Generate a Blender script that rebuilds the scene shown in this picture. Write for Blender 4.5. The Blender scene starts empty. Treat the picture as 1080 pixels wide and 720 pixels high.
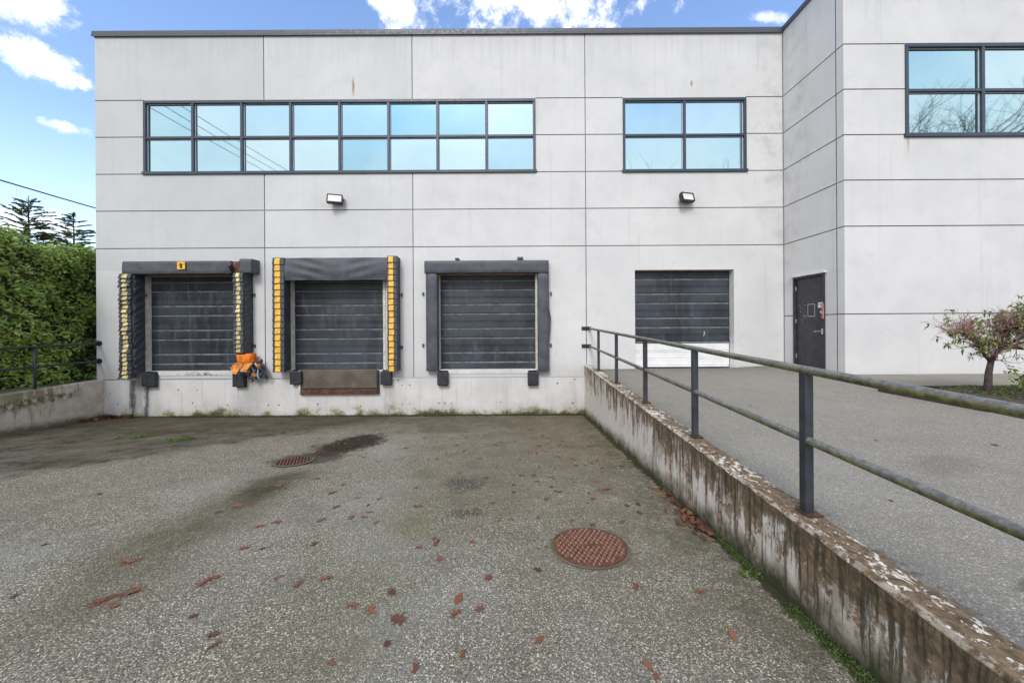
import bpy, bmesh, math, random
import numpy as np
from mathutils import Vector, Matrix
random.seed(7)
RAD = math.radians
scene = bpy.context.scene
COL = scene.collection

# ---------------------------------------------------------------- dimensions
D = 9.15            # distance camera -> dock facade
S = 41.0            # elevation drawing units per metre on the facade
CZ = 1.15           # eye height above the upper driveway
SLOPE = 0.087       # loading yard falls towards the building
YB = -1.174         # yard level at the facade

def EX(px, py=342):                    # elevation drawing -> metres (X on facade)
    return (px - .006*(py-360) - 548.5)/S
def EZ(py, px=548):
    return CZ + (342.5 - (py + .006*(px-540)))/S
def yardz(y): return YB + SLOPE*(D - y)
def ground_pt(px, py):                 # survey point on the sloping yard
    yy = py + .006*(px-540)
    Y = 375*1.53/(yy-375.0)
    return ((px-548.5)*Y/375, Y)
def sstep(a, b, x):
    t = min(1, max(0, (x-a)/(b-a))); return t*t*(3-2*t)
def deckz(x, y):
    a = sstep(4.8, 6.8, x)
    return (1-a)*(-.008*max(0, D-y)) + a*.07
def walltop(y): return .115 - .021*(D-y)

# ---------------------------------------------------------------- node helper
class G:
    def __init__(self, nt): self.nt = nt
    def n(self, typ, ins=None, **props):
        nd = self.nt.nodes.new(typ)
        for k, v in props.items(): setattr(nd, k, v)
        for k, v in (ins or {}).items():
            s = nd.inputs[k]
            if isinstance(v, bpy.types.NodeSocket): self.nt.links.new(v, s)
            else:
                if isinstance(v, (tuple, list)) and len(v) == 3 and s.type == 'RGBA': v = (*v, 1)
                s.default_value = v
        return nd
    def m(self, op, a, b=0.0, c=None):
        ins = {0: a, 1: b}
        if c is not None: ins[2] = c
        return self.n('ShaderNodeMath', ins, operation=op).outputs[0]
    def noise(self, vec, scale, detail=4, rough=.5, dist=0):
        return self.n('ShaderNodeTexNoise', {'Vector': vec, 'Scale': scale, 'Detail': detail, 'Roughness': rough, 'Distortion': dist}).outputs['Fac']
    def step(self, v, a, b, lo=0., hi=1.):
        return self.n('ShaderNodeMapRange', {0: v, 1: a, 2: b, 3: lo, 4: hi}, interpolation_type='SMOOTHSTEP', clamp=True).outputs[0]
    def mix(self, f, a, b, mode='MIX'):
        nd = self.n('ShaderNodeMix', {0: f, 6: a, 7: b}, data_type='RGBA', blend_type=mode)
        return nd.outputs[2]
    def mul(self, vec, v): return self.n('ShaderNodeVectorMath', {0: vec, 1: v}, operation='MULTIPLY').outputs[0]
    def add(self, vec, v): return self.n('ShaderNodeVectorMath', {0: vec, 1: v}, operation='ADD').outputs[0]
    def sub(self, vec, v): return self.n('ShaderNodeVectorMath', {0: vec, 1: v}, operation='SUBTRACT').outputs[0]
    def sep(self, vec): return self.n('ShaderNodeSeparateXYZ', {0: vec}).outputs
    def pos(self): return self.n('ShaderNodeTexCoord').outputs['Object']
    def world(self): return self.n('ShaderNodeNewGeometry').outputs['Position']
    def warp(self, vec, scale, amt, detail=3):
        c = self.n('ShaderNodeTexNoise', {'Vector': vec, 'Scale': scale, 'Detail': detail}).outputs['Color']
        c = self.sub(c, (.5, .5, .5)); c = self.mul(c, (amt, amt, amt))
        return self.add(vec, c)
    def blob(self, vec, c, r, rot=0, a=1.0, b=.5):       # 1 inside .. 0 outside
        v = self.sub(vec, c)
        if rot: v = self.n('ShaderNodeVectorRotate', {'Vector': v, 'Angle': -rot}, rotation_type='Z_AXIS').outputs[0]
        v = self.mul(v, (1/r[0], 1/r[1], (1/r[2] if len(r) > 2 else 0)))
        L = self.n('ShaderNodeVectorMath', {0: v}, operation='LENGTH').outputs['Value']
        return self.step(L, a, b)
    def rnd(self): return self.n('ShaderNodeNewGeometry').outputs['Random Per Island']
    def bump(self, h, strength=.3, dist=.01):
        return self.n('ShaderNodeBump', {'Height': h, 'Strength': strength, 'Distance': dist}).outputs[0]

def mat(name, color=(.5, .5, .5), rough=.6, metal=0., spec=.5):
    m = bpy.data.materials.new(name); m.use_nodes = True
    b = m.node_tree.nodes['Principled BSDF']
    b.inputs['Base Color'].default_value = (*color, 1)
    b.inputs['Roughness'].default_value = rough
    b.inputs['Metallic'].default_value = metal
    b.inputs['Specular IOR Level'].default_value = spec
    g = G(m.node_tree)
    def setc(k, s): m.node_tree.links.new(s, b.inputs[k])
    g.set = setc; g.b = b
    return m, g

# ---------------------------------------------------------------- materials
def plain(name, color, rough=.6, metal=0., var=.25, scale=8., bump=.0, spec=.5):
    m, g = mat(name, color, rough, metal, spec)
    p = g.world()
    f = g.noise(p, scale, 6, .6)
    lo = tuple(c*(1-var) for c in color); hi = tuple(min(1, c*(1+var)) for c in color)
    g.set('Base Color', g.mix(g.step(f, .3, .7), lo, hi))
    g.set('Roughness', g.step(g.noise(p, scale*2.3, 4), .2, .8, max(.02, rough-.12), min(1, rough+.12)))
    if bump: g.set('Normal', g.bump(g.noise(p, scale*12, 5), bump, .004))
    return m

def make_wall_mat():
    m, g = mat('painted_concrete', rough=.82, spec=.3)
    p = g.world()
    big = g.noise(p, .55, 5, .6)
    mid = g.noise(g.warp(p, 1.5, .4), 2.6, 8, .68)
    streak = g.noise(g.mul(p, (5, 5, .22)), 1.6, 6, .6)
    c = g.mix(g.step(big, .3, .7), (.552, .550, .545), (.618, .614, .606))
    c = g.mix(g.m('MULTIPLY', g.step(mid, .46, .72), .28), c, (.44, .44, .44))
    c = g.mix(g.m('MULTIPLY', g.step(streak, .55, .75), .26), c, (.40, .40, .395))
    z = g.sep(p)[2]; x = g.sep(p)[0]
    # wash-down grime below the coping; shading painted into the upper left panels as a greyer tone
    top = g.step(g.m('ADD', z, g.m('MULTIPLY', streak, 2.2)), 8.9, 9.9)
    c = g.mix(g.m('MULTIPLY', top, .3), c, (.36, .36, .36))
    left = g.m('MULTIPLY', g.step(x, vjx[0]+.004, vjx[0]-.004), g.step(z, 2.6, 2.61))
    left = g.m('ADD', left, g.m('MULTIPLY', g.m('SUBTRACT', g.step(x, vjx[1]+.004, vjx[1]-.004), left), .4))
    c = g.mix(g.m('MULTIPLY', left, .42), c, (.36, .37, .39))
    # grime near the inside corner of the block
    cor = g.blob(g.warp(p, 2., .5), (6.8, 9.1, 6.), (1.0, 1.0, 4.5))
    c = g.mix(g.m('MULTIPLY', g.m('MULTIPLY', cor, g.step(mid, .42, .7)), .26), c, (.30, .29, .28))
    # low splash zone
    low = g.step(g.m('ADD', z, g.m('MULTIPLY', mid, .5)), .55, .1)
    c = g.mix(g.m('MULTIPLY', low, .35), c, (.38, .37, .34))
    # rust runs under embedded anchors
    for (rx, rz, ln) in ((EX(374), EZ(79), .55), (10.35 - .0, 7.55, .0), (EX(731), EZ(85), .2)):
        if ln == 0: continue
        b = g.blob(g.warp(p, 9, .03), (rx, D, rz-ln*.5), (.05, 1, ln*.6), a=1, b=.2)
        c = g.mix(g.m('MULTIPLY', b, .75), c, (.30, .13, .05))
    for (rx, rz) in ((8.12, 6.45), (8.15, 4.95)):
        b = g.blob(g.warp(p, 9, .05), (rx, 7.44, rz), (.05, 1, .35), a=1, b=.1)
        c = g.mix(g.m('MULTIPLY', b, .6), c, (.38, .22, .10))
    # pin holes, bug holes
    v = g.n('ShaderNodeTexVoronoi', {'Vector': p, 'Scale': 5.0}).outputs
    hole = g.step(v['Distance'], .035, .02)
    keep = g.step(g.sep(v['Color'])[0], .80, .82)
    c = g.mix(g.m('MULTIPLY', g.m('MULTIPLY', hole, keep), .6), c, (.2, .2, .2))
    g.set('Base Color', c)
    h = g.m('ADD', g.noise(p, 60, 6, .65), g.m('MULTIPLY', mid, 2.))
    g.set('Normal', g.bump(h, .22, .006))
    return m

def make_foundation_mat():
    m, g = mat('dock_concrete', rough=.85, spec=.3)
    p = g.world(); wp = g.warp(p, 3, .25, 5)
    n1 = g.noise(p, 1.1, 7, .65); n2 = g.noise(p, 9, 7, .7)
    st = g.noise(g.mul(p, (6, 6, .35)), 1.8, 6, .6)
    c = g.mix(g.step(n1, .3, .7), (.50, .49, .475), (.61, .60, .585))
    c = g.mix(g.m('MULTIPLY', g.step(st, .5, .75), .45), c, (.36, .34, .31))
    c = g.mix(g.m('MULTIPLY', g.step(n2, .6, .75), .4), c, (.33, .31, .28))
    s = g.sep(p); z = s[2]; x = s[0]
    # moss and splash at the foot
    t = g.m('ADD', z, g.m('MULTIPLY', g.m('SUBTRACT', g.noise(p, 3.2, 8, .75), .5), -.75))
    t = g.m('ADD', t, g.m('MULTIPLY', g.m('SUBTRACT', g.noise(p, .8, 2), .5), -.5))
    c = g.mix(g.m('MULTIPLY', g.step(t, -.78, -1.12), .5), c, (.33, .31, .25))
    c = g.mix(g.m('MULTIPLY', g.step(t, -.99, -1.12), .85), c, (.17, .17, .065))
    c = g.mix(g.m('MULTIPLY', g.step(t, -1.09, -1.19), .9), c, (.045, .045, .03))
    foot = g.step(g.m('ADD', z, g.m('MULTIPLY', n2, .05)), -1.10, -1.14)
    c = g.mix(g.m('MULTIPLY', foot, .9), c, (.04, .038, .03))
    # black runs where water leaves the first seal
    for cx, w, a in ((-9.98, .07, .9), (-9.62, .055, .85), (-9.8, .25, .35), (-7.0, .35, .25), (-3.4, .16, .2)):
        b = g.blob(g.add(g.mul(g.warp(p, 6, .10), (1, 0, 0)), (0, 0, 0)), (cx, 0, 0), (w*1.6, 1), a=1, b=.25)
        b = g.m('MULTIPLY', b, g.step(g.noise(g.mul(p, (3, 3, 1)), 3, 5, .6), .25, .5))
        c = g.mix(g.m('MULTIPLY', b, a), c, (.05, .052, .065))
    # dirt under the first sill
    b = g.blob(g.warp(p, 6, .2, 6), (-8.15, D, -.12), (.9, 1, .14), a=1, b=.3)
    c = g.mix(g.m('MULTIPLY', b, g.step(n2, .45, .6)), c, (.12, .12, .06))
    g.set('Base Color', c)
    g.set('Normal', g.bump(g.m('ADD', g.noise(p, 45, 6, .7), g.m('MULTIPLY', n2, 1.5)), .35, .006))
    return m

def make_stained_wall_mat():
    m, g = mat('stained_white_concrete', rough=.88, spec=.25)
    uv = g.n('ShaderNodeTexCoord').outputs['UV']
    p = g.world(); u, v = g.sep(uv)[0], g.sep(uv)[1]
    fine = g.noise(p, 24, 8, .7); med = g.noise(p, 5, 7, .7); big = g.noise(p, .9, 4, .6)
    stv = g.noise(g.mul(g.warp(uv, 5, .05, 4), (7., 1.15, 1)), 1.3, 8, .66)
    stf = g.noise(g.mul(g.warp(uv, 9, .03, 4), (30., 1.3, 1)), 1.2, 6, .6)
    c = g.mix(med, (.57, .52, .455), (.68, .635, .57))
    near = g.step(u, 7.5, 1.2)                       # wetter, dirtier run further up the ramp
    patch = g.noise(g.mul(g.warp(uv, 4, .22, 6), (2.6, 1.9, 1)), 1.1, 8, .68)
    brown = g.mix(g.step(fine, .35, .65), (.070, .041, .017), (.24, .140, .060))
    brown = g.mix(g.m('MULTIPLY', g.step(med, .5, .68), .3), brown, (.065, .062, .024))
    grit = g.m('MULTIPLY', g.m('SUBTRACT', fine, .5), .28)
    # broad runs from the top edge, ragged lower ends
    t = g.m('ADD', g.m('ADD', stv, grit), g.m('MULTIPLY', v, -.30))
    t = g.m('ADD', t, g.m('ADD', g.m('MULTIPLY', g.m('SUBTRACT', patch, .5), .55), g.m('MULTIPLY', near, .10)))
    c = g.mix(g.m('MULTIPLY', g.step(t, .41, .50), .88), c, brown)
    # peeling white patches left standing in the middle of the wall
    pw = g.m('ADD', g.m('ADD', patch, g.m('MULTIPLY', grit, 1.3)), g.m('MULTIPLY', g.m('ABSOLUTE', g.m('SUBTRACT', v, .42)), -.35))
    c = g.mix(g.m('MULTIPLY', g.m('MULTIPLY', g.step(pw, .475, .53), near), .85), c, (.62, .56, .48))
    # thin black drips
    t2 = g.m('ADD', stf, g.m('MULTIPLY', v, -.20))
    c = g.mix(g.m('MULTIPLY', g.step(t2, .465, .54), .85), c, (.05, .042, .028))
    # dark, mossy lip under the arris close to the street end
    lip = g.m('ADD', g.m('ADD', v, g.m('MULTIPLY', g.m('SUBTRACT', patch, .5), -.8)), g.m('MULTIPLY', near, -.16))
    c = g.mix(g.m('MULTIPLY', g.m('MULTIPLY', g.step(lip, .10, -.03), near), .55), c, g.mix(g.step(fine, .4, .6), (.03, .03, .014), (.09, .07, .035)))
    # damp foot
    z = g.m('SUBTRACT', g.sep(p)[2], g.m('ADD', g.m('MULTIPLY', g.m('SUBTRACT', D, g.sep(p)[1]), SLOPE), YB))
    zf = g.m('ADD', z, g.m('MULTIPLY', g.m('SUBTRACT', med, .5), -.42))
    c = g.mix(g.m('MULTIPLY', g.step(zf, .26, .06), .8), c, (.085, .07, .035))
    c = g.mix(g.m('MULTIPLY', g.step(zf, .12, .0), .92), c, (.035, .04, .015))
    # top face : flaking white paint on brown crust
    up = g.step(g.sep(g.n('ShaderNodeNewGeometry').outputs['Normal'])[2], .5, .8)
    crust = g.mix(g.step(fine, .3, .7), (.065, .045, .026), (.22, .155, .095))
    fl = g.noise(g.mul(g.warp(p, 8, .08, 5), (1.5, .9, 1)), 17, 8, .74)
    fbig = g.noise(p, 1.6, 3)
    ft = g.m('ADD', fl, g.m('MULTIPLY', g.m('SUBTRACT', fbig, .5), .35))
    ft = g.m('ADD', ft, g.step(u, 3.5, 9, 0, .05))
    top = g.mix(g.step(ft, .55, .595), crust, (.62, .57, .49))
    c = g.mix(up, c, top)
    edge = g.m('MULTIPLY', g.step(g.m('ABSOLUTE', v), .024, .010), g.m('MULTIPLY', g.step(g.noise(p, 16, 6, .7), .44, .56), g.step(u, 1., 7., .5, 1.)))
    c = g.mix(g.m('MULTIPLY', edge, .85), c, (.58, .53, .45))
    g.set('Base Color', c)
    h = g.m('ADD', g.m('MULTIPLY', fine, 1.), g.m('MULTIPLY', g.step(ft, .53, .58), g.m('MULTIPLY', up, .6)))
    g.set('Normal', g.bump(h, .5, .006))
    return m

def make_mossy_wall_mat():
    m, g = mat('mossy_beige_concrete', rough=.88, spec=.25)
    uv = g.n('ShaderNodeTexCoord').outputs['UV']; p = g.world()
    v = g.sep(uv)[1]; u = g.sep(uv)[0]
    med = g.noise(p, 4, 8, .7); fine = g.noise(p, 30, 6, .7)
    stv = g.noise(g.mul(g.warp(uv, 5, .06, 4), (6, .7, 1)), 1.5, 7, .6)
    c = g.mix(g.step(med, .3, .7), (.40, .36, .29), (.56, .52, .46))
    t = g.m('ADD', g.m('ADD', stv, g.m('MULTIPLY', v, -.3)), g.step(u, 9.3, 7.2, -.12, .1))
    c = g.mix(g.m('MULTIPLY', g.step(t, .42, .58), .75), c, (.17, .15, .07))
    b = g.m('ABSOLUTE', g.m('SUBTRACT', v, g.m('ADD', .25, g.m('MULTIPLY', g.m('SUBTRACT', med, .5), .5))))
    band = g.m('MULTIPLY', g.step(b, .14, .03), g.step(g.m('ADD', u, g.m('MULTIPLY', fine, .3)), 8.9, 8.5))
    c = g.mix(g.m('MULTIPLY', g.m('MULTIPLY', band, g.step(g.noise(p, 11, 7, .7), .38, .6)), .9), c, (.075, .078, .02))
    zf = g.m('SUBTRACT', g.sep(p)[2], g.m('ADD', g.m('MULTIPLY', g.m('SUBTRACT', D, g.sep(p)[1]), SLOPE), YB))
    zf = g.m('ADD', zf, g.m('MULTIPLY', g.m('SUBTRACT', med, .5), -.4))
    c = g.mix(g.m('MULTIPLY', g.step(zf, .2, .02), .85), c, (.06, .06, .03))
    g.set('Base Color', c)
    g.set('Normal', g.bump(fine, .35, .006))
    return m

def make_asphalt(kind):
    m, g = mat('worn_asphalt_'+kind, rough=.9, spec=.08)
    p = g.world(); wp = g.warp(p, 2.2, .55, 6); wq = g.warp(p, 7, .16, 5)
    vo = g.n('ShaderNodeTexVoronoi', {'Vector': p, 'Scale': 135.}).outputs
    vb = g.n('ShaderNodeTexVoronoi', {'Vector': p, 'Scale': 240.}).outputs
    cell = g.sep(vo['Color'])[0]; hue = g.sep(vo['Color'])[1]
    rmp = g.n('ShaderNodeValToRGB', {0: cell})
    e = rmp.color_ramp.elements
    e[0].position = 0; e[0].color = (.045, .043, .038, 1); e[1].position = 1; e[1].color = (.78, .77, .71, 1)
    for pos_, val in ((.30, .09), (.60, .185), (.80, .29), (.91, .45)):
        k = e.new(pos_); k.color = (val, val*.985, val*.94, 1)
    c = rmp.outputs[0]
    c = g.mix(g.m('MULTIPLY', g.step(hue, .82, .9), .5), c, (.30, .22, .15))
    gap = g.step(vo['Distance'], .45, .75)
    c = g.mix(g.m('MULTIPLY', gap, .7), c, (.04, .048, .042))
    c2 = g.mix(g.sep(vb['Color'])[0], (.06, .058, .052), (.30, .295, .28))
    c = g.mix(.25, c, c2)
    c = g.mix(1., c, (1.22, 1.14, .95), 'MULTIPLY')
    big = g.noise(p, .5, 5, .6); med = g.noise(p, 2.4, 8, .7); fin = g.noise(p, 13, 6, .7)
    c = g.mix(g.step(med, .42, .75, 0, .38), c, (.085, .08, .07))
    c = g.mix(g.step(g.noise(g.warp(p, 1.2, .8, 5), .9, 6, .65), .50, .72, 0, .30), c, (.12, .11, .085))
    c = g.mix(g.step(big, .52, .3, 0, .22), c, (.36, .36, .345))
    if kind == 'yard':
        X, Y = g.sep(p)[0], g.sep(p)[1]
        wx, wy = g.sep(wp)[0], g.sep(wp)[1]
        def lay(c, mask, amt, col):
            mask = g.step(g.m('ADD', mask, g.m('MULTIPLY', g.m('MULTIPLY', g.m('ADD', g.m('SUBTRACT', fin, .5), g.m('SUBTRACT', med, .5)), 1.3), g.m('MULTIPLY', 4.0, g.m('MULTIPLY', mask, g.m('SUBTRACT', 1.0, mask))))), .2, .8)
            return g.mix(g.m('MULTIPLY', mask, amt), c, col)
        def soft(c, mask, amt, col): return g.mix(g.m('MULTIPLY', g.m('MULTIPLY', mask, g.step(g.m('ADD', g.m('MULTIPLY', fin, .6), med), .55, 1.0, .55, 1.)), amt), c, col)
        # wet silt that settles along the first dock and the left wall
        half = g.m('ADD', g.m('MULTIPLY', wx, -.755), g.m('MULTIPLY', wy, .656))   # signed distance to the silt edge
        silt = g.step(g.m('ADD', half, g.m('MULTIPLY', g.m('SUBTRACT', med, .5), 1.1)), 7.7, 8.45)
        silt = g.m('MULTIPLY', silt, g.step(wx, -2.2, -3.6))
        c = soft(c, silt, .92, (.062, .053, .036))
        c = lay(c, g.m('MULTIPLY', silt, g.step(med, .5, .65)), .5, (.035, .032, .026))
        c = lay(c, g.m('MULTIPLY', silt, g.step(g.noise(p, 1.1, 4), .55, .7)), .5, (.16, .145, .12))
        # general dampness along the building
        damp = g.step(g.m('ADD', wy, g.m('MULTIPLY', med, .9)), 6.9, 9.3)
        c = soft(c, damp, .80, (.080, .064, .038))
        # algae tinge in the tyre tracks and along the ramp wall
        alg = g.m('MULTIPLY', g.m('MULTIPLY', g.step(wx, -1.2, 1.2), g.step(med, .3, .6)), g.step(wy, 1.2, 3.2, .25, 1.))
        c = soft(c, g.blob(wp, (.1, 6.0, 0), (2.6, 2.9), 0, 1, .1), .50, (.115, .088, .052))
        c = soft(c, g.blob(wp, (-.5, 4.1, 0), (1.0, 1.7), .2, 1, .1), .35, (.12, .095, .055))
        c = soft(c, alg, .46, (.145, .122, .07))
        c = lay(c, g.m('MULTIPLY', g.step(wx, .9, 1.65), g.step(fin, .3, .6)), .45, (.07, .066, .038))
        c = soft(c, g.blob(wp, (-2.98, 3.6, 0), (.66, 2.0), .05, 1, .1), .74, (.070, .062, .026))
        c = soft(c, g.blob(wq, (-.98, 3.25, 0), (.26, .5), .3, 1, .0), .5, (.12, .115, .035))
        c = soft(c, g.blob(wq, (-1.25, 4.6, 0), (.3, .3), .3, 1, .1), .5, (.10, .10, .035))
        c = soft(c, g.blob(wp, (-3.0, 4.3, 0), (.40, .95), .05, 1, .2), .72, (.036, .034, .016))
        c = soft(c, g.blob(wp, (-2.6, 2.3, 0), (.55, 1.1), -.3, 1, .1), .38, (.10, .09, .055))
        c = soft(c, g.blob(wp, (-1.2, 3.2, 0), (.8, 2.6), .0, 1, .1), .30, (.13, .122, .07))
        c = soft(c, g.blob(wp, (-.9, 1.9, 0), (.5, .9), .0, 1, .1), .25, (.13, .125, .06))
        # silt round the gully
        b = g.blob(wq, (-3.0, 6.3, 0), (.78, 1.25), -.25, 1, .15)
        c = lay(c, b, .93, (.022, .018, .014))
        c = lay(c, g.m('MULTIPLY', b, g.step(fin, .52, .62)), .45, (.07, .045, .03))
        c = lay(c, g.blob(wq, (-3.25, 5.45, 0), (.75, .5), .3, 1, .4), .75, (.045, .036, .028))
        c = lay(c, g.blob(wp, (-1.6, 7.4, 0), (.9, .6), 0, 1, .3), .45, (.10, .075, .05))
        c = lay(c, g.m('MULTIPLY', g.blob(wq, (-.66, 4.25, 0), (.44, .44), .2, 1, .1), g.step(cell, .75, .45)), .8, (.03, .03, .033))
        c = lay(c, g.m('MULTIPLY', g.blob(wq, (-.58, 3.46, 0), (.30, .17), .2, 1, .1), g.step(cell, .75, .45)), .75, (.03, .03, .033))
        # rust halo round the cover
        c = lay(c, g.blob(wq, (.55, 2.83, 0), (.42, .42), 0, 1, .6), .35, (.12, .085, .055))
        # mashed leaf stains
        for (sx, sy, r, a) in ((108, 634, .13, .7), (132, 626, .09, .55), (137, 592, .10, .5), (215, 614, .1, .5), (640, 517, .2, .4), (520, 470, .25, .25), (600, 470, .3, .3), (255, 533, .12, .4)):
            gx, gy = ground_pt(sx, sy)
            b = g.blob(wq, (gx, gy, 0), (r*1.25, r*.8), .5, 1, .3)
            c = lay(c, g.m('MULTIPLY', b, g.step(fin, .36, .56)), a, (.115, .048, .028))
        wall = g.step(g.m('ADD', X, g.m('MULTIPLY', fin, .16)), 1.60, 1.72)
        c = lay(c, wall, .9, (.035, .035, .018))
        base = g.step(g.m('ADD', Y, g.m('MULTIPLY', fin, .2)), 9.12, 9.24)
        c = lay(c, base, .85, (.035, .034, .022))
        g.set('Roughness', g.mix(g.m('MAXIMUM', silt, b), (.9, .9, .9), (.84, .84, .84)))
    else:
        c = g.mix(.46, c, (.29, .276, .250))
        b = g.blob(g.warp(p, 7, .16, 5), (3.55, 3.0, 0), (.5, .25), .4, 1, .3)
        c = g.mix(g.m('MULTIPLY', g.blob(g.warp(p, 7, .12, 5), (2.35, 1.62, 0), (.14, .07), .2, 1, .3), .7), c, (.05, .048, .045))
        c = g.mix(g.m('MULTIPLY', b, .3), c, (.09, .085, .08))
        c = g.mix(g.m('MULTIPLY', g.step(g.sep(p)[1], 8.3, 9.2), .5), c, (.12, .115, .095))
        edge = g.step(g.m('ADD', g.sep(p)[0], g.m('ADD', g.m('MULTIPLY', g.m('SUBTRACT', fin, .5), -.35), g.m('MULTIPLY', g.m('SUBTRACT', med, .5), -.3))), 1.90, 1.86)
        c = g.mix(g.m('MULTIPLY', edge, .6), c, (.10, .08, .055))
    g.set('Base Color', c)
    h = g.m('ADD', g.m('SUBTRACT', 1., vo['Distance']), g.m('MULTIPLY', fin, .6))
    g.set('Normal', g.bump(h, .55, .006))
    return m

def make_vinyl(name, col, wr=(1, 1, 1), sc=6., st=.5):
    m, g = mat(name, col, .5, 0, .4)
    p = g.world()
    d = g.noise(p, 3., 6, .65); s = g.noise(g.mul(p, (9, 9, .8)), 2.2, 5, .6)
    c = g.mix(g.step(d, .35, .75, 0, .6), col, tuple(x*1.9+.01 for x in col))
    c = g.mix(g.step(s, .55, .8, 0, .35), c, (.13, .13, .135))
    g.set('Base Color', c)
    g.set('Roughness', g.step(d, .3, .7, .42, .66))
    w = g.noise(g.mul(g.warp(p, 4, .2, 3), wr), sc, 4, .5)
    g.set('Normal', g.bump(w, st, .03))
    return m

def make_door_mat():
    m, g = mat('dark_steel_door', rough=.5, spec=.4)
    p = g.world()
    a = g.noise(g.mul(p, (5, 5, .7)), 1.6, 7, .65); b = g.noise(p, .9, 4, .6); f = g.noise(g.mul(p, (14, 14, 1.2)), 2, 6, .6)
    c = g.mix(g.step(b, .35, .65), (.018, .021, .027), (.043, .050, .062))
    c = g.mix(g.step(a, .5, .8, 0, .7), c, (.11, .122, .14))
    c = g.mix(g.step(f, .58, .72, 0, .4), c, (.10, .105, .115))
    v = g.n('ShaderNodeTexVoronoi', {'Vector': p, 'Scale': 6.}).outputs
    ch = g.m('MULTIPLY', g.step(v['Distance'], .07, .05), g.step(g.sep(v['Color'])[0], .965, .97))
    c = g.mix(ch, c, (.5, .5, .48))
    g.set('Base Color', c)
    g.set('Roughness', g.step(a, .3, .7, .4, .62))
    g.set('Normal', g.bump(g.noise(p, 3, 3), .12, .02))
    return m

def make_pipe_mat():
    m, g = mat('weathered_pipe', rough=.5, spec=.5)
    p = g.world()
    a = g.noise(g.mul(p, (3, 1, 3)), 3.5, 8, .7); f = g.noise(p, 40, 6, .7)
    nz = g.sep(g.n('ShaderNodeNewGeometry').outputs['Normal'])[2]
    c = g.mix(g.step(f, .3, .7), (.085, .085, .078), (.21, .21, .195))
    c = g.mix(g.m('MULTIPLY', g.step(g.noise(p, 6, 7, .72), .5, .66), .7), c, (.05, .05, .046))
    side = g.step(nz, .75, -.1)
    moss = g.m('MULTIPLY', side, g.step(g.m('ADD', a, g.m('MULTIPLY', g.m('SUBTRACT', f, .5), .3)), .36, .54))
    c = g.mix(g.m('MULTIPLY', moss, .85), c, g.mix(g.step(g.noise(p, 14, 6, .7), .35, .65), (.04, .042, .014), (.21, .195, .05)))
    c = g.mix(g.m('MULTIPLY', g.step(g.noise(p, 9, 7, .75), .62, .7), .7), c, (.16, .07, .03))
    g.set('Base Color', c)
    g.set('Roughness', g.mix(moss, (.42, .42, .42), (.85, .85, .85)))
    g.set('Normal', g.bump(f, .3, .003))
    return m

def make_leaf(name, cols, rough=.55, trans=.25):
    m, g = mat(name, cols[0], rough)
    r = g.rnd()
    rp = g.n('ShaderNodeValToRGB', {0: r}); e = rp.color_ramp.elements
    e[0].color = (*cols[0], 1); e[1].color = (*cols[-1], 1)
    for i, cc in enumerate(cols[1:-1]):
        k = e.new((i+1)/(len(cols)-1)); k.color = (*cc, 1)
    g.set('Base Color', rp.outputs[0])
    if trans:
        nt = m.node_tree
        t = g.n('ShaderNodeBsdfTranslucent', {'Color': g.mix(.5, rp.outputs[0], (.12, .2, .02))})
        mx = g.n('ShaderNodeMixShader', {0: trans})
        nt.links.new(g.b.outputs[0], mx.inputs[1]); nt.links.new(t.outputs[0], mx.inputs[2])
        out = [n for n in nt.nodes if n.type == 'OUTPUT_MATERIAL'][0]
        nt.links.new(mx.outputs[0], out.inputs[0])
    return m

def make_dead_leaf(name, c1, c2):
    m, g = mat(name, c1, .6)
    p = g.pos()
    r = g.n('ShaderNodeObjectInfo').outputs['Random']
    c = g.mix(r, c1, c2)
    c = g.mix(g.step(g.noise(p, 45, 5, .6), .5, .75, 0, .7), c, tuple(x*.35 for x in c1))
    g.set('Base Color', c); return m

def make_glass():
    m, g = mat('coated_glass', (.48, .66, .75), .025, 1.0)
    r = g.rnd(); p = g.world()
    c = g.mix(r, (.22, .42, .52), (.47, .61, .65))
    c = g.mix(g.step(g.noise(p, .5, 2), .35, .65, 0, .3), c, (.51, .63, .67))
    g.set('Base Color', c)
    g.set('Normal', g.bump(g.noise(p, .9, 2), .02, .02))
    return m

vjx = [EX(278.5, 150), EX(435, 150)]
M = {}
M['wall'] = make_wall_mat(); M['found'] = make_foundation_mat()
M['stain'] = make_stained_wall_mat(); M['mossy'] = make_mossy_wall_mat()
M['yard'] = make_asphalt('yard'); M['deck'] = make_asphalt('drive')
M['caulk'] = plain('joint_sealant', (.19, .19, .185), .8)
M['tie'] = plain('hole_dark', (.06, .055, .05), .9)
M['coping'] = plain('coping_metal', (.065, .072, .085), .5, .2, .08)
M['white'] = plain('white_paint', (.66, .65, .63), .55, 0, .12, 5)
M['cream'] = plain('cream_jamb', (.52, .49, .44), .6, 0, .2, 7)
M['wdoor'] = plain('white_steel_door', (.70, .70, .69), .5, 0, .06, 4)
M['door'] = make_door_mat()
M['doorlip'] = plain('door_lip_highlight', (.135, .15, .17), .5, 0, .35, 7)  # paler lip colour paints in the skylight caught by the groove edges
M['vinyl'] = make_vinyl('dark_vinyl', (.035, .038, .045))
M['vinylw'] = make_vinyl('wrinkled_vinyl', (.034, .038, .047), (1, .6, 2.4), 7, .9)
M['vinyl3'] = make_vinyl('grey_vinyl', (.052, .057, .068), (3, 3, .5), 4, .35)
M['yellow'] = plain('yellow_marker', (.72, .40, .035), .6, 0, .22, 12)
M['yellowf'] = plain('faded_yellow_marker', (.52, .44, .20), .65, 0, .4, 9)
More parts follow.
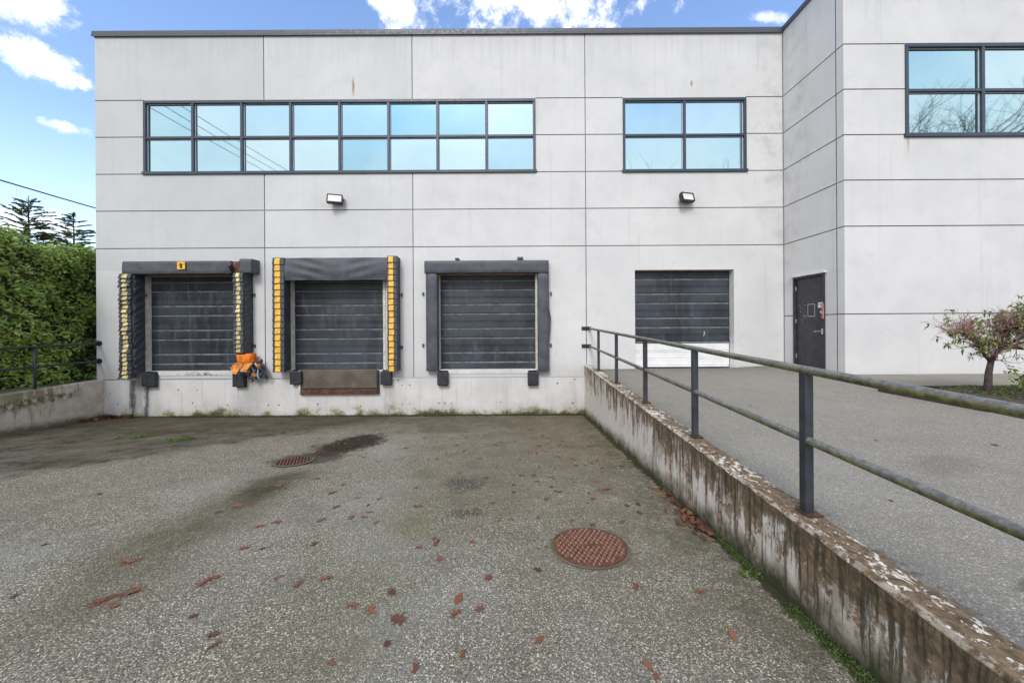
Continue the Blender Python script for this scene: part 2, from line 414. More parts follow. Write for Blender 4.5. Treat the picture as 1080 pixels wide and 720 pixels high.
M['orange'] = plain('orange_foam', (.66, .16, .012), .9, 0, .3, 12, .5)
M['tan'] = plain('tan_foam', (.52, .20, .045), .9, 0, .4, 10, .7)
M['brownfoam'] = plain('old_foam', (.16, .07, .03), .95, 0, .5, 20, .5)
M['rubber'] = plain('black_rubber', (.022, .024, .028), .6, 0, .4, 12, .3)
M['frame'] = plain('slate_frame', (.036, .052, .078), .42, .2, .12)
M['glass'] = make_glass()
M['pipe'] = make_pipe_mat()
M['post'] = plain('slate_post_paint', (.027, .031, .038), .45, 0, .35, 9)
M['black'] = plain('black_metal', (.016, .017, .02), .5, 0, .3)
M['rust'] = plain('rusty_iron', (.125, .048, .024), .8, .1, .45, 22, .5)
M['rustplate'] = plain('rusty_grey_plate', (.115, .092, .070), .7, .2, .25, 3, .3)
M['rustred'] = plain('red_rust', (.085, .036, .025), .8, .1, .6, 14, .4)
M['rustbrown'] = plain('brown_rust', (.075, .036, .022), .85, .1, .5, 20, .4)
M['lintel'] = plain('brown_lintel', (.34, .20, .13), .7, 0, .3)
M['lens'] = plain('lamp_lens', (.68, .68, .64), .25, 0, .08)
M['chrome'] = plain('brushed_steel', (.6, .6, .6), .3, .9, .1)
M['redtag'] = plain('faded_red', (.40, .17, .14), .6, 0, .35, 20)
M['pdoor'] = plain('charcoal_door', (.035, .036, .043), .5, 0, .22, 5)
M['paper'] = plain('white_label', (.72, .74, .76), .5, 0, .05)
M['ink'] = plain('blue_ink', (.08, .12, .25), .6)
M['scuff'] = plain('scuffed_paint', (.36, .37, .38), .7)
M['soil'] = plain('dark_soil', (.045, .036, .026), .95, 0, .55, 7, .6)
M['mulch'] = plain('bark_mulch', (.06, .045, .03), .95, 0, .6, 18, .8)
M['terrain'] = plain('rough_ground', (.10, .105, .07), .95, 0, .4, .8, .3)
M['roof'] = plain('roof_membrane', (.25, .25, .25), .85)
M['bark'] = plain('bark', (.055, .040, .034), .9, 0, .5, 15, .8)
M['barkp'] = plain('pinkish_twig', (.25, .145, .12), .85, 0, .35, 15, .3)
M['barkd'] = plain('grey_bark', (.07, .062, .055), .9, 0, .3, 4)
M['pole'] = plain('pole_wood', (.12, .09, .065), .85, 0, .3, 6)
M['cable'] = plain('cable_black', (.012, .012, .014), .6)
M['hleaf'] = make_leaf('hedge_leaves', [(.10, .18, .03), (.21, .35, .055), (.33, .47, .09), (.15, .28, .045), (.43, .53, .14), (.26, .21, .08)], .45)
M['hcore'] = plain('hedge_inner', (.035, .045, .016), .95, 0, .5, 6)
M['fir'] = make_leaf('fir_needles', [(.07, .11, .04), (.12, .17, .06), (.17, .20, .08)], .6, .15)
M['rleaf'] = make_leaf('shrub_leaves', [(.06, .12, .025), (.14, .19, .03), (.26, .25, .04), (.09, .15, .035)], .4)
M['yleaf'] = make_leaf('yellow_green_leaves', [(.12, .2, .02), (.2, .26, .03), (.1, .17, .03)], .45)
M['weed'] = make_leaf('weed_leaves', [(.06, .11, .016), (.12, .19, .03), (.085, .14, .022)], .5)
M['moss'] = make_leaf('moss_green', [(.03, .048, .01), (.05, .08, .012), (.08, .12, .018)], .8, .1)
M['lf1'] = make_dead_leaf('leaf_redbrown', (.125, .042, .019), (.20, .078, .036))
M['lf2'] = make_dead_leaf('leaf_orange', (.17, .060, .028), (.22, .095, .045))
M['lf3'] = make_dead_leaf('leaf_dark', (.070, .025, .014), (.11, .044, .024))
M['lpile'] = make_leaf('leaf_litter', [(.13, .036, .020), (.06, .02, .014), (.20, .07, .032), (.10, .045, .028)], .7, .1)

# ---------------------------------------------------------------- mesh builder
class MB:
    def __init__(self): self.v = []; self.f = []; self.mi = []; self.uv = None
    def face(self, idx, mi=0): self.f.append(tuple(idx)); self.mi.append(mi)
    def quad(self, a, b, c, d, mi=0):
        n = len(self.v); self.v += [a, b, c, d]; self.face((n, n+1, n+2, n+3), mi)
    def poly(self, pts, mi=0):
        n = len(self.v); self.v += list(pts); self.face(range(n, n+len(pts)), mi)
    def box(self, x0, x1, y0, y1, z0, z1, mi=0, R=None):
        n = len(self.v)
        P = [(x0,y0,z0),(x1,y0,z0),(x1,y1,z0),(x0,y1,z0),(x0,y0,z1),(x1,y0,z1),(x1,y1,z1),(x0,y1,z1)]
        if R is not None: P = [tuple(R @ Vector(p)) for p in P]
        self.v += P
        for q in ((3,2,1,0),(4,5,6,7),(0,1,5,4),(1,2,6,5),(2,3,7,6),(3,0,4,7)): self.face([n+i for i in q], mi)
    def prism(self, pts, axis, a, b, mi=0):      # extrude closed 2D outline along axis
        n = len(self.v); k = len(pts)
        def P(u, w, t): return {'x': (t, u, w), 'y': (u, t, w), 'z': (u, w, t)}[axis]
        self.v += [P(u, w, a) for u, w in pts] + [P(u, w, b) for u, w in pts]
        self.face([n+i for i in range(k)][::-1], mi); self.face([n+k+i for i in range(k)], mi)
        for i in range(k):
            j = (i+1) % k; self.face((n+i, n+j, n+k+j, n+k+i), mi)
    def tube(self, pts, r, seg=8, mi=0, cap=True):
        pts = [Vector(p) for p in pts]; n0 = len(self.v)
        rs = r if isinstance(r, (list, tuple)) else [r]*len(pts)
        a = None
        for i, p in enumerate(pts):
            d = (pts[min(i+1, len(pts)-1)] - pts[max(i-1, 0)]).normalized()
            if a is None:
                a = d.cross(Vector((0, 0, 1)))
                if a.length < .05: a = d.cross(Vector((1, 0, 0)))
            a = a - d*a.dot(d)
            if a.length < 1e-4: a = d.orthogonal()
            a.normalize(); b = d.cross(a)
            for k in range(seg):
                t = 2*math.pi*k/seg
                self.v.append(tuple(p + (a*math.cos(t) + b*math.sin(t))*rs[i]))
        for i in range(len(pts)-1):
            for k in range(seg):
                a0 = n0+i*seg+k; a1 = n0+i*seg+(k+1) % seg
                self.face((a0, a1, a1+seg, a0+seg), mi)
        if cap:
            self.face([n0+k for k in range(seg)][::-1], mi)
            self.face([n0+(len(pts)-1)*seg+k for k in range(seg)], mi)
    def disc(self, c, r, axis='z', seg=20, h=.003, mi=0):
        o = [(r*math.cos(2*math.pi*k/seg), r*math.sin(2*math.pi*k/seg)) for k in range(seg)]
        i = {'x': (1, 2), 'y': (0, 2), 'z': (0, 1)}[axis]; j = {'x': 0, 'y': 1, 'z': 2}[axis]
        self.prism([(c[i[0]]+u, c[i[1]]+w) for u, w in o], axis, c[j]-h/2, c[j]+h/2, mi)
    def build(self, name, mats, parent=None, smooth=False, bevel=0, seg=2, origin=None):
        o3 = Vector(origin) if origin is not None else root_loc(parent)
        me = bpy.data.meshes.new(name)
        V = [(x-o3.x, y-o3.y, z-o3.z) for x, y, z in self.v]
        me.from_pydata(V, [], self.f)
        mats = mats if isinstance(mats, (list, tuple)) else [mats]
        for mm in mats: me.materials.append(M[mm] if isinstance(mm, str) else mm)
        me.polygons.foreach_set('material_index', self.mi)
        if self.uv:
            ul = me.uv_layers.new(name='UVMap')
            for lp in me.loops: ul.data[lp.index].uv = self.uv[lp.vertex_index]
        me.update()
        if not self.uv or bevel:
            bm = bmesh.new(); bm.from_mesh(me)
            if bevel:
                bmesh.ops.bevel(bm, geom=[e for e in bm.edges if len(e.link_faces) == 2 and e.calc_face_angle(0) > .5], offset=bevel, segments=seg, affect='EDGES', profile=.6)
            bmesh.ops.recalc_face_normals(bm, faces=bm.faces)
            bm.to_mesh(me); bm.free()
        if smooth: me.polygons.foreach_set('use_smooth', [True]*len(me.polygons))
        ob = bpy.data.objects.new(name, me); COL.objects.link(ob)
        if parent is not None: ob.parent = parent
        if parent is None: ob.location = o3
        return ob

def build_each(mb, name, mats, parent, **k):      # every loose piece becomes an object of its own
    par = list(range(len(mb.v)))
    def find(i):
        while par[i] != i: par[i] = par[par[i]]; i = par[i]
        return i
    for f in mb.f:
        for i in f[1:]: par[find(i)] = find(f[0])
    groups = {}
    for f, mi in zip(mb.f, mb.mi): groups.setdefault(find(f[0]), []).append((f, mi))
    out = []
    for fs in groups.values():
        q = MB(); mp = {}
        for f, mi in fs:
            for i in f:
                if i not in mp: mp[i] = len(q.v); q.v.append(mb.v[i])
            q.face([mp[i] for i in f], mi)
        out.append(q.build(name, mats, parent, **k))
    return out
ROOT = {}
def root_loc(o):
    while o is not None:
        if o.name in ROOT: return ROOT[o.name]
        o = o.parent
    return Vector((0, 0, 0))
def tag(o, label, cat, group=None):
    o['label'] = label; o['category'] = cat
    if group: o['group'] = group
    return o
def thing(name, loc, label, cat, group=None):
    o = bpy.data.objects.new(name, None); COL.objects.link(o)
    o.empty_display_size = .2; o.location = loc
    ROOT[o.name] = Vector(loc)
    return tag(o, label, cat, group)
def dup(root, loc, label, rotz=0, group=None):
    r = root.copy(); COL.objects.link(r); r.location = loc
    if rotz: r.rotation_euler[2] = rotz
    r['label'] = label
    if group: r['group'] = group
    ROOT[r.name] = Vector(loc)
    for ch in list(root.children):
        c = ch.copy(); COL.objects.link(c); c.parent = r
        for gch in list(ch.children):
            q = gch.copy(); COL.objects.link(q); q.parent = c
    return r
def struct(mb, name, mats, **k):
    o = mb.build(name, mats, **k); o['kind'] = 'structure'; return o

# panelled facade : cells of varying recess with real reveals
def facade(mb, uu, zz, openings, grooves, P, gw=.011, gd=.018, reveal=.21, rmat=None):
    us = {uu[0], uu[1]}; zs = {zz[0], zz[1]}
    rects = []
    for (a, b, c, d) in openings:
        us |= {a, b}; zs |= {c, d}
    for (kind, pos, a, b) in grooves:
        if kind == 'v': us |= {pos-gw, pos+gw}; zs |= {a, b}; rects.append((pos-gw, pos+gw, a, b))
        else: zs |= {pos-gw, pos+gw}; us |= {a, b}; rects.append((a, b, pos-gw, pos+gw))
    us = sorted(u for u in us if uu[0]-1e-6 <= u <= uu[1]+1e-6); zs = sorted(z for z in zs if zz[0]-1e-6 <= z <= zz[1]+1e-6)
    def clean(L):
        o = [L[0]]
        for q in L[1:]:
            if q-o[-1] > 5e-4: o.append(q)
        return o
    us = clean(us); zs = clean(zs)
    nu, nz = len(us)-1, len(zs)-1
    dep = [[0.0]*nz for _ in range(nu)]; vis = [[True]*nz for _ in range(nu)]; gr = [[False]*nz for _ in range(nu)]
    for i in range(nu):
        for j in range(nz):
            u = (us[i]+us[i+1])/2; z = (zs[j]+zs[j+1])/2
            for (a, b, c, d) in rects:
                if a < u < b and c < z < d: dep[i][j] = gd; gr[i][j] = True
            for (a, b, c, d) in openings:
                if a < u < b and c < z < d: dep[i][j] = reveal; vis[i][j] = False; gr[i][j] = False
    for i in range(nu):
        for j in range(nz):
            a, b, c, d = us[i], us[i+1], zs[j], zs[j+1]; q = dep[i][j]
            if vis[i][j]: mb.quad(P(a, q, c), P(b, q, c), P(b, q, d), P(a, q, d), 1 if gr[i][j] else 0)
            if i+1 < nu and abs(dep[i+1][j]-q) > 1e-6:
                q2 = dep[i+1][j]; mb.quad(P(b, q, c), P(b, q2, c), P(b, q2, d), P(b, q, d), 1 if max(q, q2) == gd else 2)
            if j+1 < nz and abs(dep[i][j+1]-q) > 1e-6:
                q2 = dep[i][j+1]; mb.quad(P(a, q, d), P(b, q, d), P(b, q2, d), P(a, q2, d), 1 if max(q, q2) == gd else 2)

# ================================================================ SETTING
# rough ground to the horizon, open where the yard and drive are cut in
mb = MB()
xs = [-900, -200, -60, -22, -14, -10.85, 1.75, 16, 40, 200, 900]; ys = [-900, -200, -60, -20, -6, 9.4, 16, 60, 200, 900]
def tz(x, y):
    if y <= -6: return -.10
    if x <= -10.8: return -.24
    return -.06
idx = {}
for i, x in enumerate(xs):
    for j, y in enumerate(ys): idx[i, j] = len(mb.v); mb.v.append((x, y, tz(x, y)))
for i in range(len(xs)-1):
    for j in range(len(ys)-1):
        if -10.9 < (xs[i]+xs[i+1])/2 < 16 and -6 < (ys[j]+ys[j+1])/2 < 9.4: continue
        mb.face((idx[i, j], idx[i+1, j], idx[i+1, j+1], idx[i, j+1]))
struct(mb, 'ground', 'terrain')

def grid(x0, x1, y0, y1, nx, ny, fz):
    g = MB()
    for i in range(nx+1):
        for j in range(ny+1):
            x = x0+(x1-x0)*i/nx; y = y0+(y1-y0)*j/ny; g.v.append((x, y, fz(x, y)))
    for i in range(nx):
        for j in range(ny):
            a = i*(ny+1)+j; g.face((a, a+ny+1, a+ny+2, a+1))
    return g
def yz(x, y):
    base = yardz(y)
    dip = -.03*math.exp(-(((x+3.37)/1.2)**2+((y-5.3)/1.2)**2)) if y < 9 else 0
    return min(base, -.085) + dip
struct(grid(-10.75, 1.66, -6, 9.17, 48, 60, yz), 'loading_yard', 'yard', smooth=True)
struct(grid(1.80, 16, -6, 9.17, 48, 40, deckz), 'driveway', 'deck', smooth=True)
# planting bed with timber edging
mb = MB()
bedx0, bedx1, bedy0, bedy1 = 5.95, 14.0, 4.55, 5.72
def bz(x, y):
    e = min(x-bedx0, bedx1-x, y-bedy0, bedy1-y)
    return .072 + .07*min(1, max(0, e)/.25) + .02*math.sin(x*7+y*3)*min(1, e/.2)
b = grid(bedx0, bedx1, bedy0, bedy1, 60, 14, bz)
struct(b, 'planting_bed', 'mulch', smooth=True)
mb = MB()
mb.box(5.85, 14.1, 5.72, 5.82, .0, .12)
mb.box(5.85, 5.95, 4.45, 5.718, .0, .118)
mb.box(5.952, 14.1, 4.45, 4.55, .0, .12)
struct(mb, 'bed_kerb', 'soil', bevel=.012)

# ================================================================ BUILDING
bld = thing('warehouse_building', (-2, D, 0), 'light grey two storey concrete warehouse with dock doors and bands of tinted windows', 'building')
XL, XR, ZT = -10.90, 6.80, 8.63
hz_rows = [EZ(104.9, 330), EZ(143.6, 330), EZ(182.6, 330), EZ(221.5, 330), EZ(261., 330)]
vj = [EX(278.5, 150), EX(435, 150), EX(617.3, 150)]
OPS = [(-9.695, -7.255, -.0, 2.50), (-5.927, -3.505, -.0, 2.50), (-2.10, .42, -.0, 2.50), (2.963, 5.512, -.02, 2.54)]
W1 = (EX(151.5, 145), EX(564.7, 145), EZ(184.2, 151), EZ(106.8, 151))
W1 = (W1[0], W1[1], EZ(182.8, 358), EZ(105.6, 358))
W2 = (EX(657, 142), EX(787, 142), EZ(181.2, 722), EZ(103.6, 722))
def PF(u, q, z): return (u, D+q, z)
gro = []
for z in hz_rows[3:]: gro.append(('h', z, XL, XR))
gro.append(('h', hz_rows[0], XL, W1[0])); gro.append(('h', hz_rows[0], W1[1], W2[0])); gro.append(('h', hz_rows[0], W2[1], XR))
for z in hz_rows[1:3]:
    gro.append(('h', z, XL, W1[0])); gro.append(('h', z, W1[1], W2[0])); gro.append(('h', z, W2[1], XR))
gro.append(('h', -.20, XL+.19, 1.64))
for k, x in enumerate(vj):
    if k < 2: gro.append(('v', x, W1[3], ZT)); gro.append(('v', x, -.2, W1[2]))
    else: gro.append(('v', x, 0, ZT))
mb = MB()
facade(mb, (XL, XR), (-.2, ZT), OPS + [W1, W2], gro, PF)
# lintel soffit strips are handled with the doors ; rest of the shell
mb.quad((XL, D, -1.6), (XL, 32, -1.6), (XL, 32, ZT), (XL, D, ZT))
mb.quad((XL, 32, -1.6), (17, 32, -1.6), (17, 32, ZT), (XL, 32, ZT))
mb.quad((17, 7.44, -1.6), (17, 32, -1.6), (17, 32, ZT), (17, 7.44, ZT))
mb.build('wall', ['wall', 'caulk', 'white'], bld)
# side return and front wall of the projecting block (same building)
YBk = 7.44
bz_rows = [hz_rows[0], hz_rows[1], hz_rows[2], hz_rows[3], hz_rows[4], 1.335]
mb = MB()
PDY = (7.915, 8.835)     # personnel door opening along Y
def PS(u, q, z): return (6.80+q, u, z)
gs = []
for z in bz_rows[:5]: gs.append(('h', z, YBk, D-.0))
gs.append(('h', 1.335, YBk, PDY[0])); gs.append(('h', 1.335, PDY[1], D))
gs.append(('v', 7.62, -.1, ZT+.0))
facade(mb, (YBk, D), (-.12, ZT), [(PDY[0], PDY[1], -.12, 2.27)], gs, PS, reveal=.06)
def PB(u, q, z): return (u, YBk+q, z)
W3 = (8.085, 14.6, 5.03, 6.97)
gb = []
for k, z in enumerate(bz_rows):
    if k < 3: gb.append(('h', z, 6.80, W3[0])); gb.append(('h', z, W3[1], 17))
    else: gb.append(('h', z, 6.80, 17))
facade(mb, (6.80, 17), (-.12, ZT), [W3], gb, PB, reveal=.21)
mb.build('block_wall', ['wall', 'caulk', 'white'], bld)
# open joint between the two wall slabs at the inside corner
mb = MB(); mb.box(6.785, 6.80, D-.016, D-.001, 0, ZT); mb.build('corner_joint', 'caulk', bld)
mb = MB(); mb.quad((XL, D+.1, ZT-.3), (17, D+.1, ZT-.3), (17, 31.9, ZT-.3), (XL, 31.9, ZT-.3)); mb.quad((6.9, 7.5, ZT-.302), (17, 7.5, ZT-.302), (17, 9.3, ZT-.302), (6.9, 9.3, ZT-.302)); mb.build('roof', 'roof', bld)
mb = MB()
mb.box(XL-.05, 6.765, D-.035, D+.26, ZT+.0, ZT+.115)
mb.box(XL-.05, XL+.26, D+.262, 32, ZT, ZT+.115)
mb.box(6.765, 7.03, YBk-.035, D+.26, ZT+.002, ZT+.117)
mb.box(7.032, 17.05, YBk-.035, YBk+.26, ZT, ZT+.115)
mb.box(XL-.052, 6.764, D-.042, D-.036, ZT-.03, ZT+.02)
build_each(mb, 'coping', 'coping', bld, bevel=.006)
# dock foundation
mb = MB()
facade(mb, (XL+.19, 1.66), (-1.7, -.212), [], [], PF)
mb.quad((XL+.19, D, -.212), (1.66, D, -.212), (1.66, D+.04, -.212), (XL+.19, D+.04, -.212), 0)
for (px, py) in ((116, 415), (124, 438-12), (188, 411), (208, 411), (203, 425), (240, 427), (253, 433), (420, 401), (424, 406), (432, 406), (424, 426), (432, 426), (463, 425), (469, 425), (476, 425), (528, 424), (606, 400), (604, 425), (283, 427), (294, 427), (335, 426), (380, 428), (588, 404)):
    mb.disc((EX(px, py), D-.001, EZ(py, px)), .014+random.random()*.008, 'y', 10, .004, 1)
mb.build('foundation', ['found', 'tie'], bld)
# sills under the dock doors
mb = MB()
for (a, b, c, d) in OPS[:3]: mb.box(a+.003, b-.003, D-.012, D+.30, -.10, -.002)
build_each(mb, 'sill', 'found', bld, bevel=.006)
# lintels
mb = MB()
for (a, b, c, d) in OPS: mb.box(a+.012, b-.012, D+.02, D+.19, d-.055 if a < 2 else d-.012, d-.002)
build_each(mb, 'lintel', 'lintel', bld)

# windows
def window(u0, u1, z0, z1, ncol, y, name='window', fw=.06):
    mb = MB(); yo = y-.022; yi = y+.10
    mb.box(u0-.004, u1+.004, yo, yi, z1-fw*1.1, z1+.006); mb.box(u0-.03, u1+.03, yo-.02, yi, z0-.012, z0+fw)
    mb.box(u0-.004, u0+fw, yo, yi, z0+fw, z1-fw*1.1); mb.box(u1-fw, u1+.004, yo, yi, z0+fw, z1-fw*1.1)
    zm = (z0+z1)/2
    cw = (u1-u0)/ncol
    for k in range(1, ncol): mb.box(u0+k*cw-.032, u0+k*cw+.032, yo+.004, yi, z0+fw, z1-fw*1.1)
    for k in range(ncol):
        a = u0+fw if k == 0 else u0+k*cw+.032; b = u1-fw if k == ncol-1 else u0+(k+1)*cw-.032
        mb.box(a, b, yo+.01, yi, zm-.03, zm+.03)
    fr = mb.build(name, 'frame', bld, bevel=.004, seg=1)
    pn = MB(); gk = MB()
    for k in range(ncol):
        a = u0+fw if k == 0 else u0+k*cw+.032; b = u1-fw if k == ncol-1 else u0+(k+1)*cw-.032
        for (c, d) in ((z0+fw, zm-.03), (zm+.03, z1-fw*1.1)):
            t = [random.uniform(-.0012, .0012) for _ in range(4)]
            yy = y+.045
            pn.quad((a, yy+t[0], c), (b, yy+t[1], c), (b, yy+t[2], d), (a, yy-t[1]+t[0]+t[2], d))
            w = .014                                              # pale glazing gasket
            for (p0, p1, q0, q1) in ((a, b, c, c+w), (a, b, d-w, d), (a, a+w, c+w, d-w), (b-w, b, c+w, d-w)):
                gk.box(p0, p1, yy-.012, yy-.004, q0, q1)
    pn.build('pane', 'glass', fr); gk.build('gasket', 'white', fr)
    return fr
window(*W1, 8, D); window(*W2, 2, D); window(*W3, 4, YBk, fw=.065)

# sectional doors
def sect_door(u0, u1, z0, z1, y, split=None):
    lines = []
    z = z1-.36 if split is None else z1-.20
    # groove pattern repeats every section: strong .. weak .. strong
    base = EZ(304, 515) if split is None else EZ(302.9, 720)+.25
    k = -2
    while True:
        s = base - k*.632
        if s < z0-1: break
        for off, dp in ((0, .022), (.20, .0105), (.385, .022)):
            q = s-off
            if z0+.03 < q < z1-.02: lines.append((q, dp))
        k += 1
    lines.sort(key=lambda t: -t[0])
    def prof(za, zb):
        pr = [(zb, 0)]
        for q, dp in lines:
            if za+.02 < q < zb-.02:
                k_ = 1 if dp > .011 else .5; pr += [(q+.014, 0), (q+.010, dp), (q-.002, dp), (q-.020*k_-.004, -.010*k_), (q-.048, 0)]
        pr.append((za, 0)); return pr
    def sheet(za, zb, m, nm, par):
        mb = MB(); pr = prof(za, zb)
        for (za_, da), (zb_, db) in zip(pr, pr[1:]):
            mb.quad((u0, y+da, za_), (u0, y+db, zb_), (u1, y+db, zb_), (u1, y+da, za_), 1 if (db < 0 and da > .015) or (da < 0 and za_-zb_ < .03 and m == 'door') else 0)
        mb.box(u0, u1, y+.03, y+.06, za, zb)
        return mb.build(nm, [m, 'doorlip' if m == 'door' else m], par)
    if split is None:
        d = sheet(z0+.02, z1, 'door', 'dock_door', bld)
    else:
        d = sheet(split, z1, 'door', 'dock_door', bld); d['label'] = 'dark roller door with white lower panels'
        sheet(z0+.02, split-.004, 'wdoor', 'lower_panel', d)
    mb = MB(); mb.box(u0, u1, y-.012, y+.03, z0-.0, z0+.022); mb.build('bottom_seal', 'rubber', d)
    return d
for (a, b, c, d) in OPS[:3]: sect_door(a+.015, b-.015, 0.0, d, D+.205)
sect_door(OPS[3][0]+.015, OPS[3][1]-.015, .0, OPS[3][3], D+.205, split=EZ(361.6, 720)-.02)
# steel jamb angles
mb = MB()
for (a, b, c, d) in OPS[:3]:
    mb.box(a-.09, a+.004, D-.012, D-.002, 0, d); mb.box(b-.004, b+.05, D-.012, D-.002, 0, d)
    mb.box(a+.005, a+.02, D+.002, D+.19, 0.0, d-.06)
    mb.box(b-.02, b-.005, D+.002, D+.19, 0.0, d-.06)
build_each(mb, 'door_jamb', 'cream', bld)
mb = MB()
for (u, z) in ((EX(388, 311), 1.83), (EX(427, 311), 1.83), (EX(427, 366), .6)): pass
# vision mark on the roller door
mb.box(4.82, 4.86, D+.188, D+.195, .86, .95, 0, None); mb.box(4.80, 4.84, D+.187, D+.194, .83, .875)
dd = [o for o in bld.children if o.get('label')][0]
mb.build('latch_handle', 'chrome', dd)

# personnel door in the return wall
mb = MB()
y0, y1, dz0, dz1 = PDY[0], PDY[1], .06, 2.27
mb.box(6.835, 6.88, y0+.045, y1-.045, dz0+.01, dz1-.045)
pd = mb.build('personnel_door', 'pdoor', bld, bevel=.004, seg=1)
mb = MB()
mb.box(6.782, 6.90, y0, y0+.043, dz0-.1, dz1-.0); mb.box(6.782, 6.90, y1-.043, y1, dz0-.1, dz1)
mb.box(6.782, 6.90, y0+.043, y1-.043, dz1-.043, dz1)
mb.build('door_frame', 'pdoor', pd)
mb = MB(); mb.box(6.74, 6.80, y0-.04, y1+.04, dz1+.003, dz1+.04); mb.build('drip_cap', 'white', pd)
mb = MB()
for hz in (.35, 1.2, 2.0): mb.tube([(6.826, y1-.04, hz-.05), (6.826, y1-.04, hz+.05)], .012, 8)
build_each(mb, 'hinge', 'chrome', pd)
mb = MB()
mb.box(6.822, 6.835, y0+.07, y0+.14, .90, 1.02); mb.tube([(6.825, y0+.105, .97), (6.775, y0+.105, .97), (6.770, y0+.13, .968), (6.770, y0+.26, .955)], .011, 8)
mb.build('handle', 'chrome', pd)
mb = MB(); mb.disc((6.825, y0+.13, 1.40), .03, 'x', 16, .03); mb.build('lock_cylinder', 'chrome', pd)
mb = MB(); mb.box(6.757, 6.781, y0+.012, y0+.055, 1.25, 1.58); mb.build('latch_guard', 'redtag', pd, bevel=.004)
mb = MB(); mb.box(6.830, 6.834, y0+.10, y0+.23, 1.50, 1.62); s = mb.build('door_notice', 'paper', pd)
mb = MB()
for k in range(3): mb.box(6.8275, 6.8300, y0+.115, y0+.215-.03*(k == 2), 1.59-.03*k, 1.60-.03*k, 1)
a, b, c, d = y0+.32, y0+.53, 1.30, 1.60                 # taped outline left by a removed sign
for (p0, p1, q0, q1) in ((a, b, c, c+.02), (a, b, d-.014, d), (a, a+.014, c, d), (b-.014, b, c, d)): mb.box(6.8315, 6.8345, p0, p1, q0, q1, 0)
for k in range(16):
    yy = y0+.56+random.random()*.2; zz = 1.15+random.random()*.5
    mb.box(6.832, 6.8345, yy, yy+.012+random.random()*.04, zz, zz+.010, 0)
sc_ = mb.build('scuff_mark', ['scuff', 'ink'], pd); sc_['kind'] = 'stuff'

# ================================================================ DOCK SEALS
def crumple(mb, x0, x1, y0, y1, z0, z1, nx, nz, amp, seed, mi=0, ny=3, r=.03, fold=0):
    """soft foam pad: subdivided box with bulged, slightly crumpled skin"""
    rnd = random.Random(seed)
    bm = bmesh.new()
    bmesh.ops.create_cube(bm, size=1)
    bmesh.ops.bevel(bm, geom=list(bm.edges), offset=.04, segments=2, affect='EDGES')
    n0 = len(mb.v); bm.free()
    ph = [rnd.uniform(0, 6.28) for _ in range(8)]
    def pt(u, v, w):
        x = x0+(x1-x0)*u; y = y0+(y1-y0)*v; z = z0+(z1-z0)*w
        b = amp*(math.sin(9*z+ph[0])+math.sin(5*x+3*z+ph[1])+.7*math.sin(23*z+7*x+ph[2])+.6*math.sin(17*x-11*z+ph[3]))
        edge_u = min(u*(x1-x0), (1-u)*(x1-x0)); edge_w = min(w*(z1-z0), (1-w)*(z1-z0)); edge_v = v*(y1-y0)
        def rd(e): return r-math.sqrt(max(0, r*r-(r-min(r, e))**2))
        dy = rd(edge_u) + rd(edge_w)
        if v == 0: y += dy + b
        x += (.6*amp*(math.sin(13*z+ph[4])+math.sin(29*z+ph[5]))) * (1 if u > .5 else -1)
        if fold and u == 1: x += fold*math.sin(math.pi*v)*(math.sin(34*z-20*y+ph[6]+1.5*math.sin(5*z))+.5*math.sin(61*z-26*y+ph[7]))
        if u in (0, 1) and v < .15: x += (.012 if u == 0 else -.012)
        return (x, y, z)
    def patch(fn, na, nb, flip=False):
        s = len(mb.v)
        for i in range(na+1):
            for j in range(nb+1): mb.v.append(fn(i/na, j/nb))
        for i in range(na):
            for j in range(nb):
                a = s+i*(nb+1)+j; mb.face((a, a+nb+1, a+nb+2, a+1), mi)
    patch(lambda i, j: pt(i, 0, j), nx, nz); patch(lambda i, j: pt(i, 1, j), 1, 1)
    patch(lambda i, j: pt(0, i, j), ny, nz); patch(lambda i, j: pt(1, i, j), ny, nz)
    patch(lambda i, j: pt(i, j, 0), nx, ny); patch(lambda i, j: pt(i, j, 1), nx, ny)

def pleats(par, x0, x1, yf, z0, z1, pitch, yx0, yx1, ymat, seed, over=.012, ragged=.008):
    rnd = random.Random(seed)
    mb = MB(); yb = MB(); n = int(round((z1-z0)/pitch)); p = (z1-z0)/n
    for k in range(n):
        zt = z1-k*p; zb = zt-p*1.12
        a = x0-over-rnd.random()*ragged; b = x1+over+rnd.random()*ragged
        out = .026+rnd.random()*ragged*1.5; sk = rnd.uniform(-1, 1)*ragged*1.2
        yt = yf-.006
        V = [(a, yt, zt), (b, yt, zt), (b, yf-out, zb+sk), (a, yf-out, zb-sk)]
        B = [(x, y+.007, z-.002) for x, y, z in V]
        s = len(mb.v); mb.v += V+B
        for q in ((0,1,2,3),(7,6,5,4),(0,4,5,1),(1,5,6,2),(2,6,7,3),(3,7,4,0)): mb.face([s+i for i in q])
        # side return of the flap wrapping the pad
        for xs_, sg in ((a, 1), (b, -1)):
            mb.quad((xs_, yt, zt), (xs_, yf-out, zb), (xs_, yf+.10, zb+.01), (xs_, yf+.10, zt))
        def on(x, t): return (x, yt+(yf-out-yt)*t-.004, zt+(zb-zt)*t + (sk*(2*(x-a)/(b-a)-1))*t)
        dx = rnd.uniform(-1, 1)*ragged*.8; c0 = yx0+dx; c1 = yx1+dx+rnd.uniform(-1, 1)*ragged
        t1 = .93 - rnd.random()*ragged*9
        yb.quad(on(c0, .10), on(c1, .10), on(c1, t1), on(c0, t1))
        yb.quad(on(c0, t1), on(c1, t1), (c1, yf-out+.01, zb), (c0, yf-out+.01, zb))
    a = mb.build('pleat_cover', 'vinyl', par); b = yb.build('marker_strip', ymat, par)

